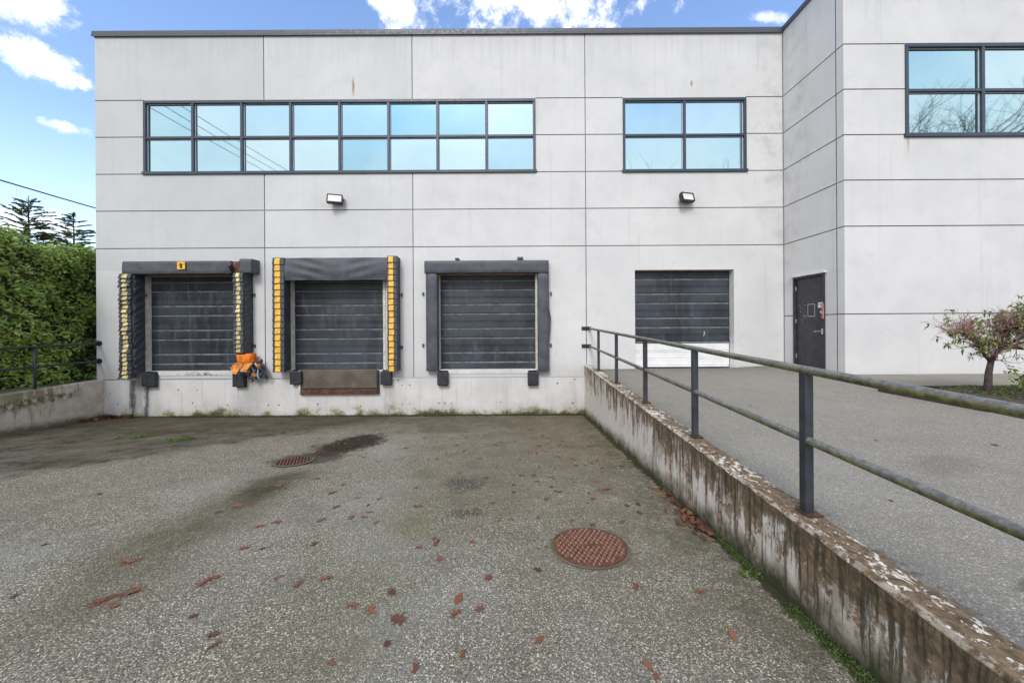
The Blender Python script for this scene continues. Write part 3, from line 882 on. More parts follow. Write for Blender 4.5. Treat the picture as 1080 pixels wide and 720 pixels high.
def FX(px, d): return (px-548.5)*(D-d)/375
def FZ(py, d, px=400): return CZ+(342.5-(py+.006*(px-540)))*(D-d)/375

def wall_clip(mb, x, z):
    mb.box(x-.02, x+.02, D-.04, D-.002, z-.04, z+.04)

# --- first dock : ragged seal with faded markers
d = .29
s1 = thing('dock_seal', (-8.5, D, 0), 'ragged black dock seal with faded yellow chevrons and torn orange foam at the bottom', 'dock seal', 'dock seals round the loading doors')
mb = MB(); crumple(mb, FX(127, d), FX(140.5, d), D-d, D-.004, FZ(393.5, d, 134), FZ(287.5, d, 134), 6, 110, .004, 1, ny=10, fold=.012); crumple_l = mb.build('side_pad', 'vinylw', s1, smooth=True)
pleats(s1, FX(127.5, d), FX(138.5, d), D-d, FZ(399, d, 134), FZ(288.5, d, 134), .108, FX(130.3, d), FX(135.6, d), 'yellowf', 11, .01, .02)
mb = MB(); crumple(mb, FX(247.5, d), FX(258, d), D-d, D-.004, FZ(374, d, 252), FZ(287, d, 252), 4, 110, .003, 2, ny=10, fold=.010); mb.build('side_pad', 'vinylw', s1, smooth=True)
pleats(s1, FX(247.5, d), FX(256.5, d), D-d, FZ(371.5, d, 252), FZ(287.5, d, 252), .112, FX(250.2, d), FX(254, d), 'yellowf', 12, .006, .016)
mb = MB(); crumple(mb, FX(128.5, d), FX(243, d), D-d-.012, D-.004, FZ(288.5, d, 190), FZ(275.2, d, 190), 60, 8, .0028, 3, r=.014)
hd = mb.build('head_pad', 'vinyl3', s1, smooth=True)
mb = MB(); crumple(mb, FX(252.5, d), FX(265.5, d), D-d-.02, D-.004, FZ(287.5, d, 258), FZ(272.8, d, 258), 6, 8, .005, 4, r=.016)
mb.build('head_pad', 'vinyl3', s1, smooth=True)
mb = MB(); crumple(mb, FX(242.8, d), FX(252.8, d), D-d+.05, D-.004, FZ(287.5, d, 258), FZ(275, d, 258), 6, 6, .010, 5); mb.build('exposed_foam', 'brownfoam', s1, smooth=True)
mb = MB()      # torn cover flaps round the hole
mb.poly([(FX(240, d), D-d-.02, FZ(275.5, d)), (FX(247, d), D-d-.05, FZ(277, d)), (FX(243.5, d), D-d-.06, FZ(281, d)), (FX(239, d), D-d-.02, FZ(280, d))])
mb.poly([(FX(240, d), D-d-.02, FZ(288.5, d)), (FX(246, d), D-d-.05, FZ(286.5, d)), (FX(243, d), D-d-.05, FZ(283.3, d)), (FX(239, d), D-d-.02, FZ(283, d))])
mb.poly([(FX(250, d), D-d-.03, FZ(276.5, d)), (FX(254, d), D-d-.02, FZ(274, d)), (FX(254, d), D-d-.02, FZ(281, d))])
build_each(mb, 'torn_flap', 'vinyl', s1)
mb = MB(); mb.box(FX(189, d), FX(197.3, d), D-d-.046, D-d-.038, FZ(284.2, d, 193), FZ(276.3, d, 193)); sg = mb.build('warning_sign', 'yellow', s1)
mb = MB(); mb.disc((FX(193.2, d), D-d-.048, FZ(279.5, d, 193)), .035, 'y', 12, .004); mb.box(FX(192, d), FX(194.6, d), D-d-.050, D-d-.0465, FZ(283, d, 193), FZ(281, d, 193)); mb.build('sign_symbol', 'black', sg)
# torn foam hanging from the right pad
def blobmesh(cx, cy, cz, rx, ry, rz, seed, amp=.25, n=3):
    bm = bmesh.new(); bmesh.ops.create_icosphere(bm, subdivisions=n, radius=1)
    rnd = random.Random(seed); ph = [rnd.uniform(0, 6.3) for _ in range(6)]
    g = MB()
    for v in bm.verts:
        c = v.co; k = 1+amp*(math.sin(4*c.x+ph[0])*math.sin(5*c.z+ph[1])+.5*math.sin(9*c.x+7*c.z+ph[2]))
        g.v.append((cx+c.x*rx*k, cy+c.y*ry*k, cz+c.z*rz*k))
    bm.verts.index_update()
    for f in bm.faces: g.face([v.index for v in f.verts])
    bm.free(); return g
def mbjoin(a, b, mi=None):
    n = len(a.v); a.v += b.v
    for f, m_ in zip(b.f, b.mi): a.face([i+n for i in f], m_ if mi is None else mi)
f = MB()
crumple(f, FX(248.3, d), FX(264.5, d), D-.30, D-.10, FZ(383.5, d, 256), FZ(373, d, 256), 14, 10, .008, 77, 0, r=.05)
def foam_flap(x0, x1, zt_, h, w0, seed):
    rr = random.Random(seed); nu, nv = 12, 10; cx = (x0+x1)/2; w = x1-x0; ph = rr.uniform(0, 6)
    for off in (0, .05):
        s_ = len(f.v)
        for i in range(nu+1):
            for j in range(nv+1):
                u = i/nu-.5; v = j/nv
                ww = w0+(w-w0)*v**.7
                z = zt_-h*v*(1-.55*(2*u)**2) - .02*v*math.sin(9*u+ph)
                y = D-.27-.09*v*v+.05*math.cos(math.pi*u)*-1+.012*math.sin(14*u+6*v+ph)+off
                f.v.append((cx+u*ww+rr.gauss(0, .004), y, z+rr.gauss(0, .004)))
        for i in range(nu):
            for j in range(nv):
                a_ = s_+i*(nv+1)+j; f.face((a_, a_+nv+1, a_+nv+2, a_+1), 1)
foam_flap(FX(244.8, d), FX(257, d), FZ(382, d, 256), .26, .17, 1)
foam_flap(FX(255.5, d), FX(265.5, d), FZ(382.5, d, 256), .22, .15, 2)
f.build('torn_foam', ['orange', 'tan'], s1, smooth=True)
mb = MB(); rr = random.Random(3)
for k in range(7):
    x = FX(263+rr.random()*7, d); z = FZ(378+rr.random()*5, d)
    pts = [(x, D-.2, z)]
    for q in range(5): pts.append((pts[-1][0]+rr.uniform(-.05, .075), D-.18+rr.uniform(-.05, .05), pts[-1][2]-rr.uniform(.05, .12)))
    mb.tube(pts, .022, 5, 1 if k in (2, 5) else 0)
mbjoin(mb, blobmesh(FX(262, d), D-.13, FZ(396, d, 262), .22, .08, .10, 21, .5), 0)
mbjoin(mb, blobmesh(FX(268.5, d), D-.12, FZ(388, d, 262), .09, .07, .16, 25, .5), 0)
mbjoin(mb, blobmesh(FX(265, d), D-.20, FZ(395.5, d, 262), .07, .05, .05, 23, .3), 2)
mbjoin(mb, blobmesh(FX(270.0, d), D-.20, FZ(386.5, d, 262), .04, .05, .06, 24, .3), 2)
mb.build('shredded_cover', ['vinyl', plain('pale_blue_strap', (.30, .42, .50), .6), 'tan'], s1)
mb = MB(); wall_clip(mb, EX(268.5, 311), EZ(311, 268)); wall_clip(mb, EX(269, 364.5), EZ(364.5, 268)); wall_clip(mb, EX(154, 311.5), EZ(311.5, 154)); wall_clip(mb, EX(153, 367), EZ(367, 154)); build_each(mb, 'fixing_clip', 'coping', s1)

# --- second dock
d = .27
s2 = thing('dock_seal', (-4.7, D, 0), 'black dock seal with bright yellow stepped strips and a drooping head curtain', 'dock seal', 'dock seals round the loading doors')
mb = MB(); crumple(mb, FX(288, d), FX(299.5, d), D-d, D-.004, FZ(391, d, 294), FZ(272, d, 294), 4, 40, .002, 21); mb.build('side_pad', 'vinyl', s2, smooth=True)
pleats(s2, FX(288.3, d), FX(300, d), D-d, FZ(391.5, d, 294), FZ(271.8, d, 294), .155, FX(290.6, d), FX(296.2, d), 'yellow', 13, .004, .005)
mb = MB(); crumple(mb, FX(409.5, d), FX(418.5, d), D-d, D-.004, FZ(391, d, 415), FZ(270, d, 415), 4, 40, .002, 22); mb.build('side_pad', 'vinyl', s2, smooth=True)
pleats(s2, FX(409.3, d), FX(418.5, d), D-d, FZ(391, d, 415), FZ(269.8, d, 415), .155, FX(410.5, d), FX(415.5, d), 'yellow', 14, .006, .008)
# draped head curtain, pushed in and sagging in folds
mb = MB(); nx, nz = 70, 16
X0, X1 = FX(299.5, d), FX(408.8, d); Zb, Zt = FZ(295.3, d, 355), FZ(271.6, d, 355)
def cur(i, j, off):
    u = i/nx; w = j/nz
    sw = math.exp(-((u-.24)/.16)**2)*math.sin(16*(w+1.1*u)+.4)+.8*math.exp(-((u-.74)/.16)**2)*math.sin(15*(w-1.0*u)+4)
    sw += .35*math.sin(11*u+5*w)
    y = D-d+.02-.012*sw-.05*math.sin(math.pi*w)*.6+off
    return (X0+(X1-X0)*u, y, Zb+(Zt-Zb)*w + .006*math.sin(9*u)*(1-w))
for off in (0, .012):
    s = len(mb.v)
    for i in range(nx+1):
        for j in range(nz+1): mb.v.append(cur(i, j, off))
    for i in range(nx):
        for j in range(nz):
            a = s+i*(nz+1)+j; mb.face((a, a+nz+1, a+nz+2, a+1))
mb.build('head_curtain', 'vinyl3', s2, smooth=True)
mb = MB(); mb.box(X0, X1, D-d+.075, D-.004, Zt-.14, Zt-.01); mb.build('head_pad', 'vinyl', s2)
mb = MB(); wall_clip(mb, EX(424, 311), EZ(311, 424)); wall_clip(mb, EX(424, 366), EZ(366, 424))
mb.box(EX(306.5), EX(308), D-.03, D-.013, 1.93, 1.97)
build_each(mb, 'fixing_clip', 'coping', s2)

# --- third dock
d = .20
s3 = thing('dock_seal', (-.85, D, 0), 'plain smooth grey foam dock seal without any yellow markers', 'dock seal', 'dock seals round the loading doors')
mb = MB(); crumple(mb, FX(448.7, d), FX(461.2, d), D-d, D-.004, FZ(391.5, d, 455), FZ(288., d, 455), 4, 30, .0015, 31); mb.build('side_pad', 'vinyl3', s3, smooth=True)
mb = MB(); crumple(mb, FX(567.3, d), FX(579.5, d), D-d, D-.004, FZ(391.8, d, 573), FZ(287.5, d, 573), 4, 30, .002, 32); mb.build('side_pad', 'vinyl3', s3, smooth=True)
mb = MB(); crumple(mb, FX(447.4, d), FX(579.3, d), D-d-.015, D-.004, FZ(287.4, d, 513), FZ(274.6, d, 513), 50, 6, .0012, 33, r=.018); mb.build('head_pad', 'vinyl3', s3, smooth=True)
mb = MB()    # split corner seam lifted on the right post
mb.poly([(FX(579.3, d), D-d+.02, FZ(325, d)), (FX(581.6, d), D-d+.08, FZ(336, d)), (FX(580.5, d), D-d+.06, FZ(352, d)), (FX(579.3, d), D-d+.02, FZ(362, d))])
mb.build('lifted_seam', 'vinyl3', s3)
mb = MB()
for (px, py) in ((446.5, 310), (446.5, 364), (581, 309.5), (581, 364)): wall_clip(mb, EX(px, py), EZ(py, px))
mb.box(EX(546), EX(552), D-.12, D-.002, EZ(273.6)-.01, EZ(271.8)); mb.box(EX(481), EX(485), D-.12, D-.002, EZ(273.6)-.01, EZ(272.4))
build_each(mb, 'fixing_clip', 'coping', s3)

# ================================================================ BUMPERS
BPX = [(155.3, 400.8, 13.4, 14.3, 'left rubber bumper under the ragged first dock seal beside dark water stains'),
       (250.6, 400.9, 12.2, 14.2, 'rubber bumper hanging just below the torn orange foam'),
       (311.0, 398.5, 12., 14., 'left rubber bumper beside the rusty dock leveler'),
       (406.3, 398.8, 11.4, 14., 'right rubber bumper beside the rusty dock leveler'),
       (466.4, 399.5, 11.5, 14., 'left rubber bumper under the plain grey seal of the third dock'),
       (562.0, 399.3, 11.5, 14., 'right rubber bumper of the third dock nearest the ramp wall')]
def make_bumper(i, px, py, w, h, label):
    d = .13; k = (D-d)/375
    x = FX(px, d); z = FZ(py, d, px); W = w*k; H = h*k
    t = thing('dock_bumper', (x, D, z), label, 'bumper', 'rubber dock bumpers')
    mb = MB(); mb.box(x-W/2, x+W/2, D-d, D-.012, z-H/2, z+H/2)
    bm_ = mb.build('block', 'rubber', t, bevel=.02)
    mb = MB(); mb.box(x-W/2+.02, x+W/2-.02, D-.012, D-.001, z-H/2-.03, z+H/2+.03); mb.build('mounting_plate', 'black', t)
    for sz in (-1, 1):
        mb = MB()
        mb.disc((x-W*.16, D-d-.001, z+sz*H*.27), .026, 'y', 12, .006); mb.disc((x-W*.16, D-d-.003, z+sz*H*.27), .012, 'y', 6, .012, 1)
        mb.build('bolt', ['black', 'coping'], t)
    return t
for i, q in enumerate(BPX): make_bumper(i, *q)

# ================================================================ DOCK LEVELER
lv = thing('dock_leveler', (EX(358, 403), D, -.3), 'rust streaked steel dock leveler lip hanging below the second dock door', 'dock leveler')
xa, xb = EX(318.2, 400), EX(399, 400); zt, zb = EZ(390.2, 358), EZ(409.6, 358); zz = EZ(415.2, 358)
mb = MB(); mb.box(xa+.02, xb-.02, D-.05, D-.03, zb+.02, zt-.004); mb.build('lip_plate', 'rustplate', lv, bevel=.004)
mb = MB(); mb.box(xa-.02, xb+.03, D-.075, D-.002, zz, zz+.02); mb.box(xa+.012, xb-.012, D-.045, D-.002, zz+.022, zb-.005); mb.build('lower_angle', 'rustred', lv)
mb = MB(); mb.box(xa-.045, xa, D-.07, D-.002, zz+.022, zt); mb.build('side_angle', 'cream', lv)
mb = MB(); mb.box(xb+.0, xb+.03, D-.07, D-.002, zz+.022, zt); mb.build('side_angle', 'black', lv)
mb = MB(); mb.tube([(xa+.02, D-.035, zt-.002), (xb-.02, D-.035, zt-.002)], .016, 8); mb.build('hinge', 'rustplate', lv)
mb = MB(); mb.box(xa, xb, D-.028, D-.0145, zz+.02, zt-.02); mb.build('pit_back', 'black', lv)

# ================================================================ WALL LIGHTS
def make_light(px, py, label):
    x = EX(px, py); z = EZ(py, px)
    t = thing('wall_light', (x, D, z), label, 'wall light', 'floodlights on the facade')
    R = Matrix.Translation((x-.02, D-.16, z)) @ Matrix.Rotation(RAD(16), 4, 'Z') @ Matrix.Rotation(RAD(-16), 4, 'X')
    mb = MB()
    w, h, dp = .18, .115, .05
    mb.box(-w, w, -dp, dp, -h, -h+.025, 0, R); mb.box(-w, w, -dp, dp, h-.025, h, 0, R)
    mb.box(-w, -w+.025, -dp, dp, -h+.025, h-.025, 0, R); mb.box(w-.025, w, -dp, dp, -h+.025, h-.025, 0, R)
    mb.box(-w+.025, w-.025, 0, dp, -h+.025, h-.025, 0, R)
    for k in range(7): mb.box(-w+.03+k*.046, -w+.04+k*.046, dp+.001, dp+.05, -h+.01, h-.01, 0, R)
    mb.build('housing', 'black', t)
    mb = MB(); mb.box(-w+.028, w-.028, -dp+.012, -.005, -h+.028, h-.028, 0, R); mb.build('lens', 'lens', t)
    mb = MB(); mb.tube([(x+.06, D-.002, z+.03), (x+.06, D-.09, z+.03), (x+.03, D-.11, z)], .022, 8); mb.disc((x+.06, D-.015, z+.03), .07, 'y', 16, .025); mb.build('bracket', 'black', t)
    return t
make_light(357.3, 212.3, 'black floodlight on the wall above the docks below the long window band')
make_light(722.5, 210.6, 'black floodlight on the wall below the small four pane window')

# ================================================================ RETAINING WALLS
def sweep_wall(label, x_in, x_out, ya, yb, topf, step_, seed, m, skew=0., jitter=.004):
    rnd = random.Random(seed); g = MB(); g.uv = []
    n = int(abs(yb-ya)/step_); prof_n = 0
    sg = 1 if x_out > x_in else -1
    for i in range(n+1):
        y = ya+(yb-ya)*i/n; zt_ = topf(y); bot = yz(0, y)-.35
        sk = skew*(D-y); c = .018
        def J(a=1): return rnd.uniform(-1, 1)*jitter*a
        h = zt_-bot
        pr = [(x_in, bot, h), (x_in, bot+h*.5, h*.5), (x_in+J(.5), zt_-.12, .12), (x_in+J(), zt_-c+J(), c), (x_in+sg*c+J(), zt_+J(.8), 0.0),
              (x_in+sg*(abs(x_out-x_in)*.5), zt_+J(.8), -.1), (x_out-sg*c, zt_+J(.8), -.18), (x_out, zt_-c+J(), -.2), (x_out, zt_-.3, -.5)]
        for (x, z, v) in pr: g.v.append((x+sk, y, z)); g.uv.append((y, v))
        prof_n = len(pr)
    for i in range(n):
        for k in range(prof_n-1):
            a = i*prof_n+k; q = (a, a+1, a+prof_n+1, a+prof_n)
            g.face(q if sg < 0 else q[::-1])
    g.face(list(range(prof_n))); g.face(list(range(n*prof_n, (n+1)*prof_n))[::-1])
    return g
g = sweep_wall('', 1.65, 1.855, 9.148, -3.4, walltop, .06, 5, 'stain')
rw = g.build('retaining_wall', 'stain'); tag(rw, 'whitewashed concrete ramp wall streaked brown with flaking paint along its top', 'wall')
g = sweep_wall('', -10.71, -10.93, 9.148, 1.0, lambda y: -.19, .08, 6, 'mossy', skew=.17)
lw = g.build('retaining_wall', 'mossy'); tag(lw, 'low beige concrete wall with green moss patches below the hedge', 'wall')

# ================================================================ RAILINGS
def railing(label, xs_, y_far, y_near, posts, ztop, zmid, basef, r, postw, mt, flange, plate=False):
    t = thing('railing', (xs_(y_far), y_far, basef(y_far)), label, 'railing', 'pipe railings')
    def pipe(zf, nm):
        mb = MB(); n = 40; pts = []
        for i in range(n+1):
            y = y_far+(y_near-y_far)*i/n; pts.append((xs_(y), y, zf(y)))
        mb.tube(pts, r, 14); return mb.build(nm, mt, t, smooth=True)
    pipe(ztop, 'top_rail'); pipe(zmid, 'mid_rail')
    for y in posts:
        mb = MB(); x = xs_(y); w = postw/2
        if plate:
            mb.box(x-w, x+w, y-w, y+w, basef(y)-.01, ztop(y)-r*.4)
            p = mb.build('post', 'post', t, bevel=.005)
            mb = MB(); mb.box(x-.04, x+.062, y-.055, y+.04, basef(y)+.001, basef(y)+.009); mb.build('base_plate', 'rustbrown', p)
        else:
            mb.tube([(x, y, basef(y)-.03), (x, y, ztop(y))], w, 12); p = mb.build('post', 'post', t, smooth=True)
    for zf in (ztop, zmid):
        mb = MB(); x = xs_(y_far); z = zf(y_far)
        if flange == 'rect': mb.box(x-.19, x+.045, D-.020, D-.002, z-.045, z+.045); mb.box(x-.035, x+.035, D-.07, D-.02, z-.035, z+.035)
        else: mb.disc((x, D-.02, z), .065, 'y', 18, .036); mb.tube([(x, D-.03, z), (x, D-.16, z)], .04, 12)
        mb.build('wall_flange', 'black', t)
    return t
railing('moss stained pipe handrail on dark square posts along the ramp wall', lambda y: 1.775, D-.03, -2.0,
        [8.05, 6.56, 5.05, 3.62, 2.21, .78, -.65], lambda y: 1.05-.0275*(D-y), lambda y: .597-.0245*(D-y), lambda y: walltop(y)+.004, .0255, .052, 'pipe', 'rect', True)
lx = lambda y: -10.79+.17*(D-y)-.03
railing('dark pipe railing on the low mossy wall in front of the hedge', lx, D-.02, 2.0, [7.75, 5.6, 3.4], lambda y: .743-.006*(D-y), lambda y: .285+.006*(D-y), lambda y: -.19, .024, .052, 'post', 'round', False)

# ================================================================ MANHOLE, GULLY
def on_yard(x, y, dz=0): return Vector((x, y, yz(x, y)+dz))
RS = Matrix.Rotation(-math.atan(SLOPE), 4, 'X')
def yard_mesh(mb, name, mats, parent, c, **k):        # mesh drawn flat round origin then laid on the slope
    R = RS
    mb.v = [tuple(R @ Vector(p)) for p in mb.v]
    return mb.build(name, mats, parent, origin=(0, 0, 0), **k)
c = on_yard(.547, 2.84, .003)
mh = thing('manhole_cover', c, 'round rusty cast iron manhole cover studded with raised knobs', 'manhole cover')
mb = MB(); mb.disc((0, 0, .004), .285, 'z', 56, .012); yard_mesh(mb, 'lid', 'rust', mh, c, bevel=.004)
mb = MB(); n = 56
for k in range(n):
    a0, a1 = 2*math.pi*k/n, 2*math.pi*(k+1)/n
    P = lambda r, a, z: (r*math.cos(a), r*math.sin(a), z)
    mb.quad(P(.292, a0, .006), P(.310, a0, .003), P(.310, a1, .003), P(.292, a1, .006)); mb.quad(P(.292, a0, .006), P(.292, a1, .006), P(.288, a1, -.02), P(.288, a0, -.02))
yard_mesh(mb, 'rim', 'rustplate', mh, c)
mb = MB()
for i in range(-7, 8):
    for j in range(-7, 8):
        x = i*.0415+(.0207 if j % 2 else 0); y = j*.037
        if math.hypot(x, y) > .262 or (abs(y) < .03 and -.06 < x < .1): continue
        o = [(.0082*math.cos(k*math.pi/4), .0095*math.sin(k*math.pi/4)) for k in range(8)]
        s = len(mb.v)
        mb.v += [(x+u*1.25, y+w*1.25, .009) for u, w in o]+[(x+u*.8, y+w*.8, .019) for u, w in o]
        for k in range(8): mb.face((s+k, s+(k+1) % 8, s+8+(k+1) % 8, s+8+k))
        mb.face([s+8+k for k in range(8)])
yard_mesh(mb, 'knob', plain('worn_iron', (.26, .15, .10), .55, .3, .3, 20), mh, c)
c = on_yard(-3.37, 5.28, .004)
dg = thing('drain_grate', c, 'round rusty slotted storm drain grate beside a patch of black silt', 'drain grate')
mb = MB()
for k in range(-5, 6):
    x = k*.042; L = math.sqrt(max(0, .235**2-x*x))
    mb.box(x-.011, x+.011, -L, L, .0, .016, 0)
Rz = Matrix.Rotation(RAD(28), 4, 'Z'); mb.v = [tuple(Rz @ Vector(p)) for p in mb.v]
yard_mesh(mb, 'grate', 'rust', dg, c)
mb = MB()
for k in range(48):
    a0, a1 = 2*math.pi*k/48, 2*math.pi*(k+1)/48
    mb.quad(P(.232, a0, .017), P(.27, a0, .012), P(.27, a1, .012), P(.232, a1, .017))
yard_mesh(mb, 'rim', 'rustplate', dg, c)
mb = MB(); mb.disc((0, 0, .002), .232, 'z', 40, .002); yard_mesh(mb, 'gully_pit', 'black', dg, c)

# ================================================================ FALLEN LEAVES
def leaf_mesh(name, kind, m, seed):
    rnd = random.Random(seed); pts = []
    if kind == 'star':          # pin oak / maple outline with deep bays
        lob = [(-.5, 0), (-.28, .03), (-.20, .24), (-.15, .22), (-.16, .035), (-.02, .04), (.10, .38), (.15, .34), (.11, .05), (.24, .05), (.42, .27), (.45, .22), (.36, .05), (.62, .0)]
        up = lob; pts = [(x+rnd.uniform(-.04, .04), y*rnd.uniform(.8, 1.3)) for x, y in up] + [(x+rnd.uniform(-.05, .05), -y*rnd.uniform(.7, 1.3)) for x, y in reversed(lob[1:-1])]
    elif kind == 'oval':
        pts = [(-.5+.5*(1-math.cos(t)), .24*math.sin(t)*(1+.1*math.sin(5*t))) for t in [math.pi*k/9 for k in range(10)]]
        pts = [(x, y) for x, y in pts]; pts += [(x, -y*.9) for x, y in reversed(pts[1:-1])]
    else:                       # shrivelled, torn
        pts = [((.5 if k % 2 else .22+rnd.random()*.12)*math.cos(2*math.pi*k/13), (.42 if k % 2 else .18+rnd.random()*.1)*math.sin(2*math.pi*k/13)) for k in range(13)]
    mb = MB(); cx, cy = .05, 0
    curl = rnd.uniform(.3, .8); tw = rnd.uniform(-.4, .4)
    def z(x, y): return .025 + curl*(y*y)*.9 + .25*curl*x*x + tw*x*y
    mb.v.append((cx, cy, z(cx, cy)))
    for x, y in pts: mb.v.append((x, y, z(x, y)))
    for i in range(len(pts)): mb.face((0, 1+i, 1+(i+1) % len(pts)))
    s = len(mb.v); mb.v += [(-.48, .012, z(-.48, 0)), (-.48, -.012, z(-.48, 0)), (-.78, -.008, .06), (-.78, .008, .06)]; mb.face((s, s+1, s+2, s+3))
    me = mb.build(name, m, None); return me
protos = [leaf_mesh('fallen_leaf', 'star', 'lf1', 1), leaf_mesh('fallen_leaf', 'star', 'lf3', 2), leaf_mesh('fallen_leaf', 'oval', 'lf2', 3), leaf_mesh('fallen_leaf', 'torn', 'lf1', 4), leaf_mesh('fallen_leaf', 'star', 'lf2', 5), leaf_mesh('fallen_leaf', 'torn', 'lf3', 6)]
used = [False]*len(protos)
def put_leaf(k, px, py, size, label, rot=None, deck=False, xy=None):
    if xy: x, y = xy
    else: x, y = ground_pt(px, py)
    if used[k]: o = protos[k].copy(); COL.objects.link(o)
    else: o = protos[k]; used[k] = True
    z = deckz(x, y) if deck else yz(x, y)
    o.location = (x, y, z+.004); size *= .8; o.scale = (size, size*random.uniform(.75, 1.05), size*.7)
    o.rotation_euler = (-math.atan(SLOPE)*(0 if deck else 1)+random.uniform(-.08, .08), random.uniform(-.08, .08), random.uniform(0, 6.28) if rot is None else rot)
    tag(o, label, 'leaf', 'fallen leaves on the yard'); return o
BIG = [(417, 653, 1, .155, 'large dark brown fallen leaf lying nearest the bottom edge left of the orange leaves'),
       (482, 632, 2, .12, 'bright orange oval leaf on the asphalt'),
       (480, 647, 0, .115, 'red brown lobed leaf just below the bright orange oval leaf'),
       (504, 643, 3, .09, 'crumpled red leaf just right of the bright orange oval leaf'),
       (565, 601, 1, .10, 'dark lobed leaf on the asphalt just left of the manhole cover'),
       (669, 620, 0, .105, 'red brown lobed leaf on the asphalt below right of the manhole cover'),
       (133, 592, 4, .15, 'orange brown leaf alone on the grey asphalt left of the mossy streak'),
       (771, 671, 2, .11, 'orange oval leaf on the asphalt close to the foot of the ramp wall'),
       (586, 518, 0, .17, 'broad red brown leaf on the asphalt above the manhole cover'),
       (438, 534, 0, .14, 'red lobed leaf between the drain grate and the black tar spots'),
       (567, 675, 2, .085, 'small orange oval leaf below the manhole cover near the bottom'),
       (371, 639, 0, .11, 'red brown lobed leaf, leftmost of the cluster beside the large dark leaf'),
       (390, 643, 0, .12, 'red brown lobed leaf in the middle of the cluster beside the large dark leaf')]
for px, py, k, sz, lab in BIG: put_leaf(k, px, py, sz, lab)
MID = [(212,616,0,.10),(225,610,0,.11),(223,670,1,.09),(223,682,0,.10),(250,533,0,.14),(294,512,0,.16),(273,555,0,.12),(292,551,0,.12),(256,578,0,.11),(275,578,3,.10),(337,550,4,.13),(329,574,1,.11),(290,610,4,.09),(314,616,0,.12),(342,610,4,.10),(202,651,5,.07),(348,701,4,.06),(333,503,0,.13),(350,520,0,.11),(260,449,0,.16),(300,451,0,.18),
       (427,472,0,.15),(442,578,0,.09),(459,574,0,.10),(462,590,0,.11),(514,610,3,.10),(411,626,1,.10),(486,692,0,.09),(407,680,5,.07),(436,707,0,.09),(680,700,2,.09),(690,716,0,.07),(638,517,0,.18),(673,532,1,.12),(660,533,5,.09),(686,514,4,.12),(550,501,0,.13),(559,476,4,.16),(398,527,0,.10),(348,520,1,.10),(355,534,0,.12),(371,545,0,.12),(384,545,0,.10),(394,551,0,.10),(343,610,4,.10),(738,624,0,.09),(104,634,3,.12),(118,640,3,.09),(137,626,0,.12),(104,520,5,.1),(45,575,5,.07),(12,630,1,.08),(540,520,5,.08),(520,468,0,.14),(480,470,0,.13),(577,462,0,.14),(590,470,4,.15),(604,484,0,.13),(620,470,0,.13),(568,470,0,.15),(640,478,0,.13),(655,492,0,.12),(700,520,4,.13),(705,505,1,.12),(612,455,0,.15),(560,452,0,.16),(535,450,0,.14),(490,455,1,.14),(447,462,0,.13),(420,455,0,.14),(380,470,5,.12),(352,452,1,.15),(330,470,5,.13),(230,540,5,.10)]
for px, py, k, sz in MID: put_leaf(k, px+random.uniform(-1, 1), py+random.uniform(-1, 1), sz, 'small withered reddish brown leaf scattered on the loading yard asphalt')
for i in range(135):
    px = random.triangular(300, 700, 590); py = random.triangular(444, 590, 462)
    x, y = ground_pt(px, py)
    if x > 1.55 or x < -9: continue
    put_leaf(random.choice([0, 0, 1, 3, 3, 4, 5]), px, py, random.uniform(.05, .11), 'tiny scrap of withered brown leaf scattered on the loading yard asphalt')
for (x, y, s) in ((2.95, 3.7, .11), (4.6, 3.45, .09), (3.6, 3.6, .06), (2.5, 2.4, .05), (3.2, 2.0, .06), (3.3, 5.1, .07)):
    put_leaf(5, 0, 0, s, 'dark withered leaf lying on the upper driveway behind the railing', deck=True, xy=(x, y))

def scatter_leaves(name, fn, n, size, m, seed, elong=.5, up=.6, lab=None, cat=None):
    rnd = random.Random(seed); mb = MB()
    for _ in range(n):
        p = Vector(fn(rnd)); s = size*rnd.uniform(.6, 1.35)
        nrm = Vector((rnd.uniform(-1, 1), rnd.uniform(-1, 1), rnd.uniform(up-.6, up+.8))).normalized()
        t = nrm.orthogonal().normalized(); t.rotate(Matrix.Rotation(rnd.uniform(0, 6.28), 3, nrm)); b = nrm.cross(t)
        mb.poly([tuple(p-t*s*.5), tuple(p+b*s*elong*.5-t*s*.05), tuple(p+t*s*.5+nrm*s*.1), tuple(p-b*s*elong*.5-t*s*.05)])
    return mb.build(name, m)
def pile1(r):
    t = r.random(); y = 9.1-.75*t*r.random()**.8; x = -10.69+.17*(D-y)+abs(r.gauss(0, .09))+.02
    if r.random() < .45: y = 9.12-abs(r.gauss(0, .06)); x = -10.66+r.random()*.75
    return (x, y, yz(x, y)+.01+r.random()*.05)
o = scatter_leaves('leaf_pile', pile1, 260, .085, 'lpile', 41, .7); o['kind'] = 'stuff'; o['label'] = 'drift of red brown leaves in the corner of the low mossy wall'; 
def pile2(r):
    y = r.triangular(2.9, 4.3, 3.15); x = 1.62-abs(r.gauss(0, .05+.06*(y < 3.5)))
    return (x, y, yz(x, y)+.008+r.random()*.03)
o = scatter_leaves('leaf_pile', pile2, 75, .075, 'lpile', 42, .6, 1.4); o['kind'] = 'stuff'; o['label'] = 'drift of orange brown leaves along the foot of the ramp wall'
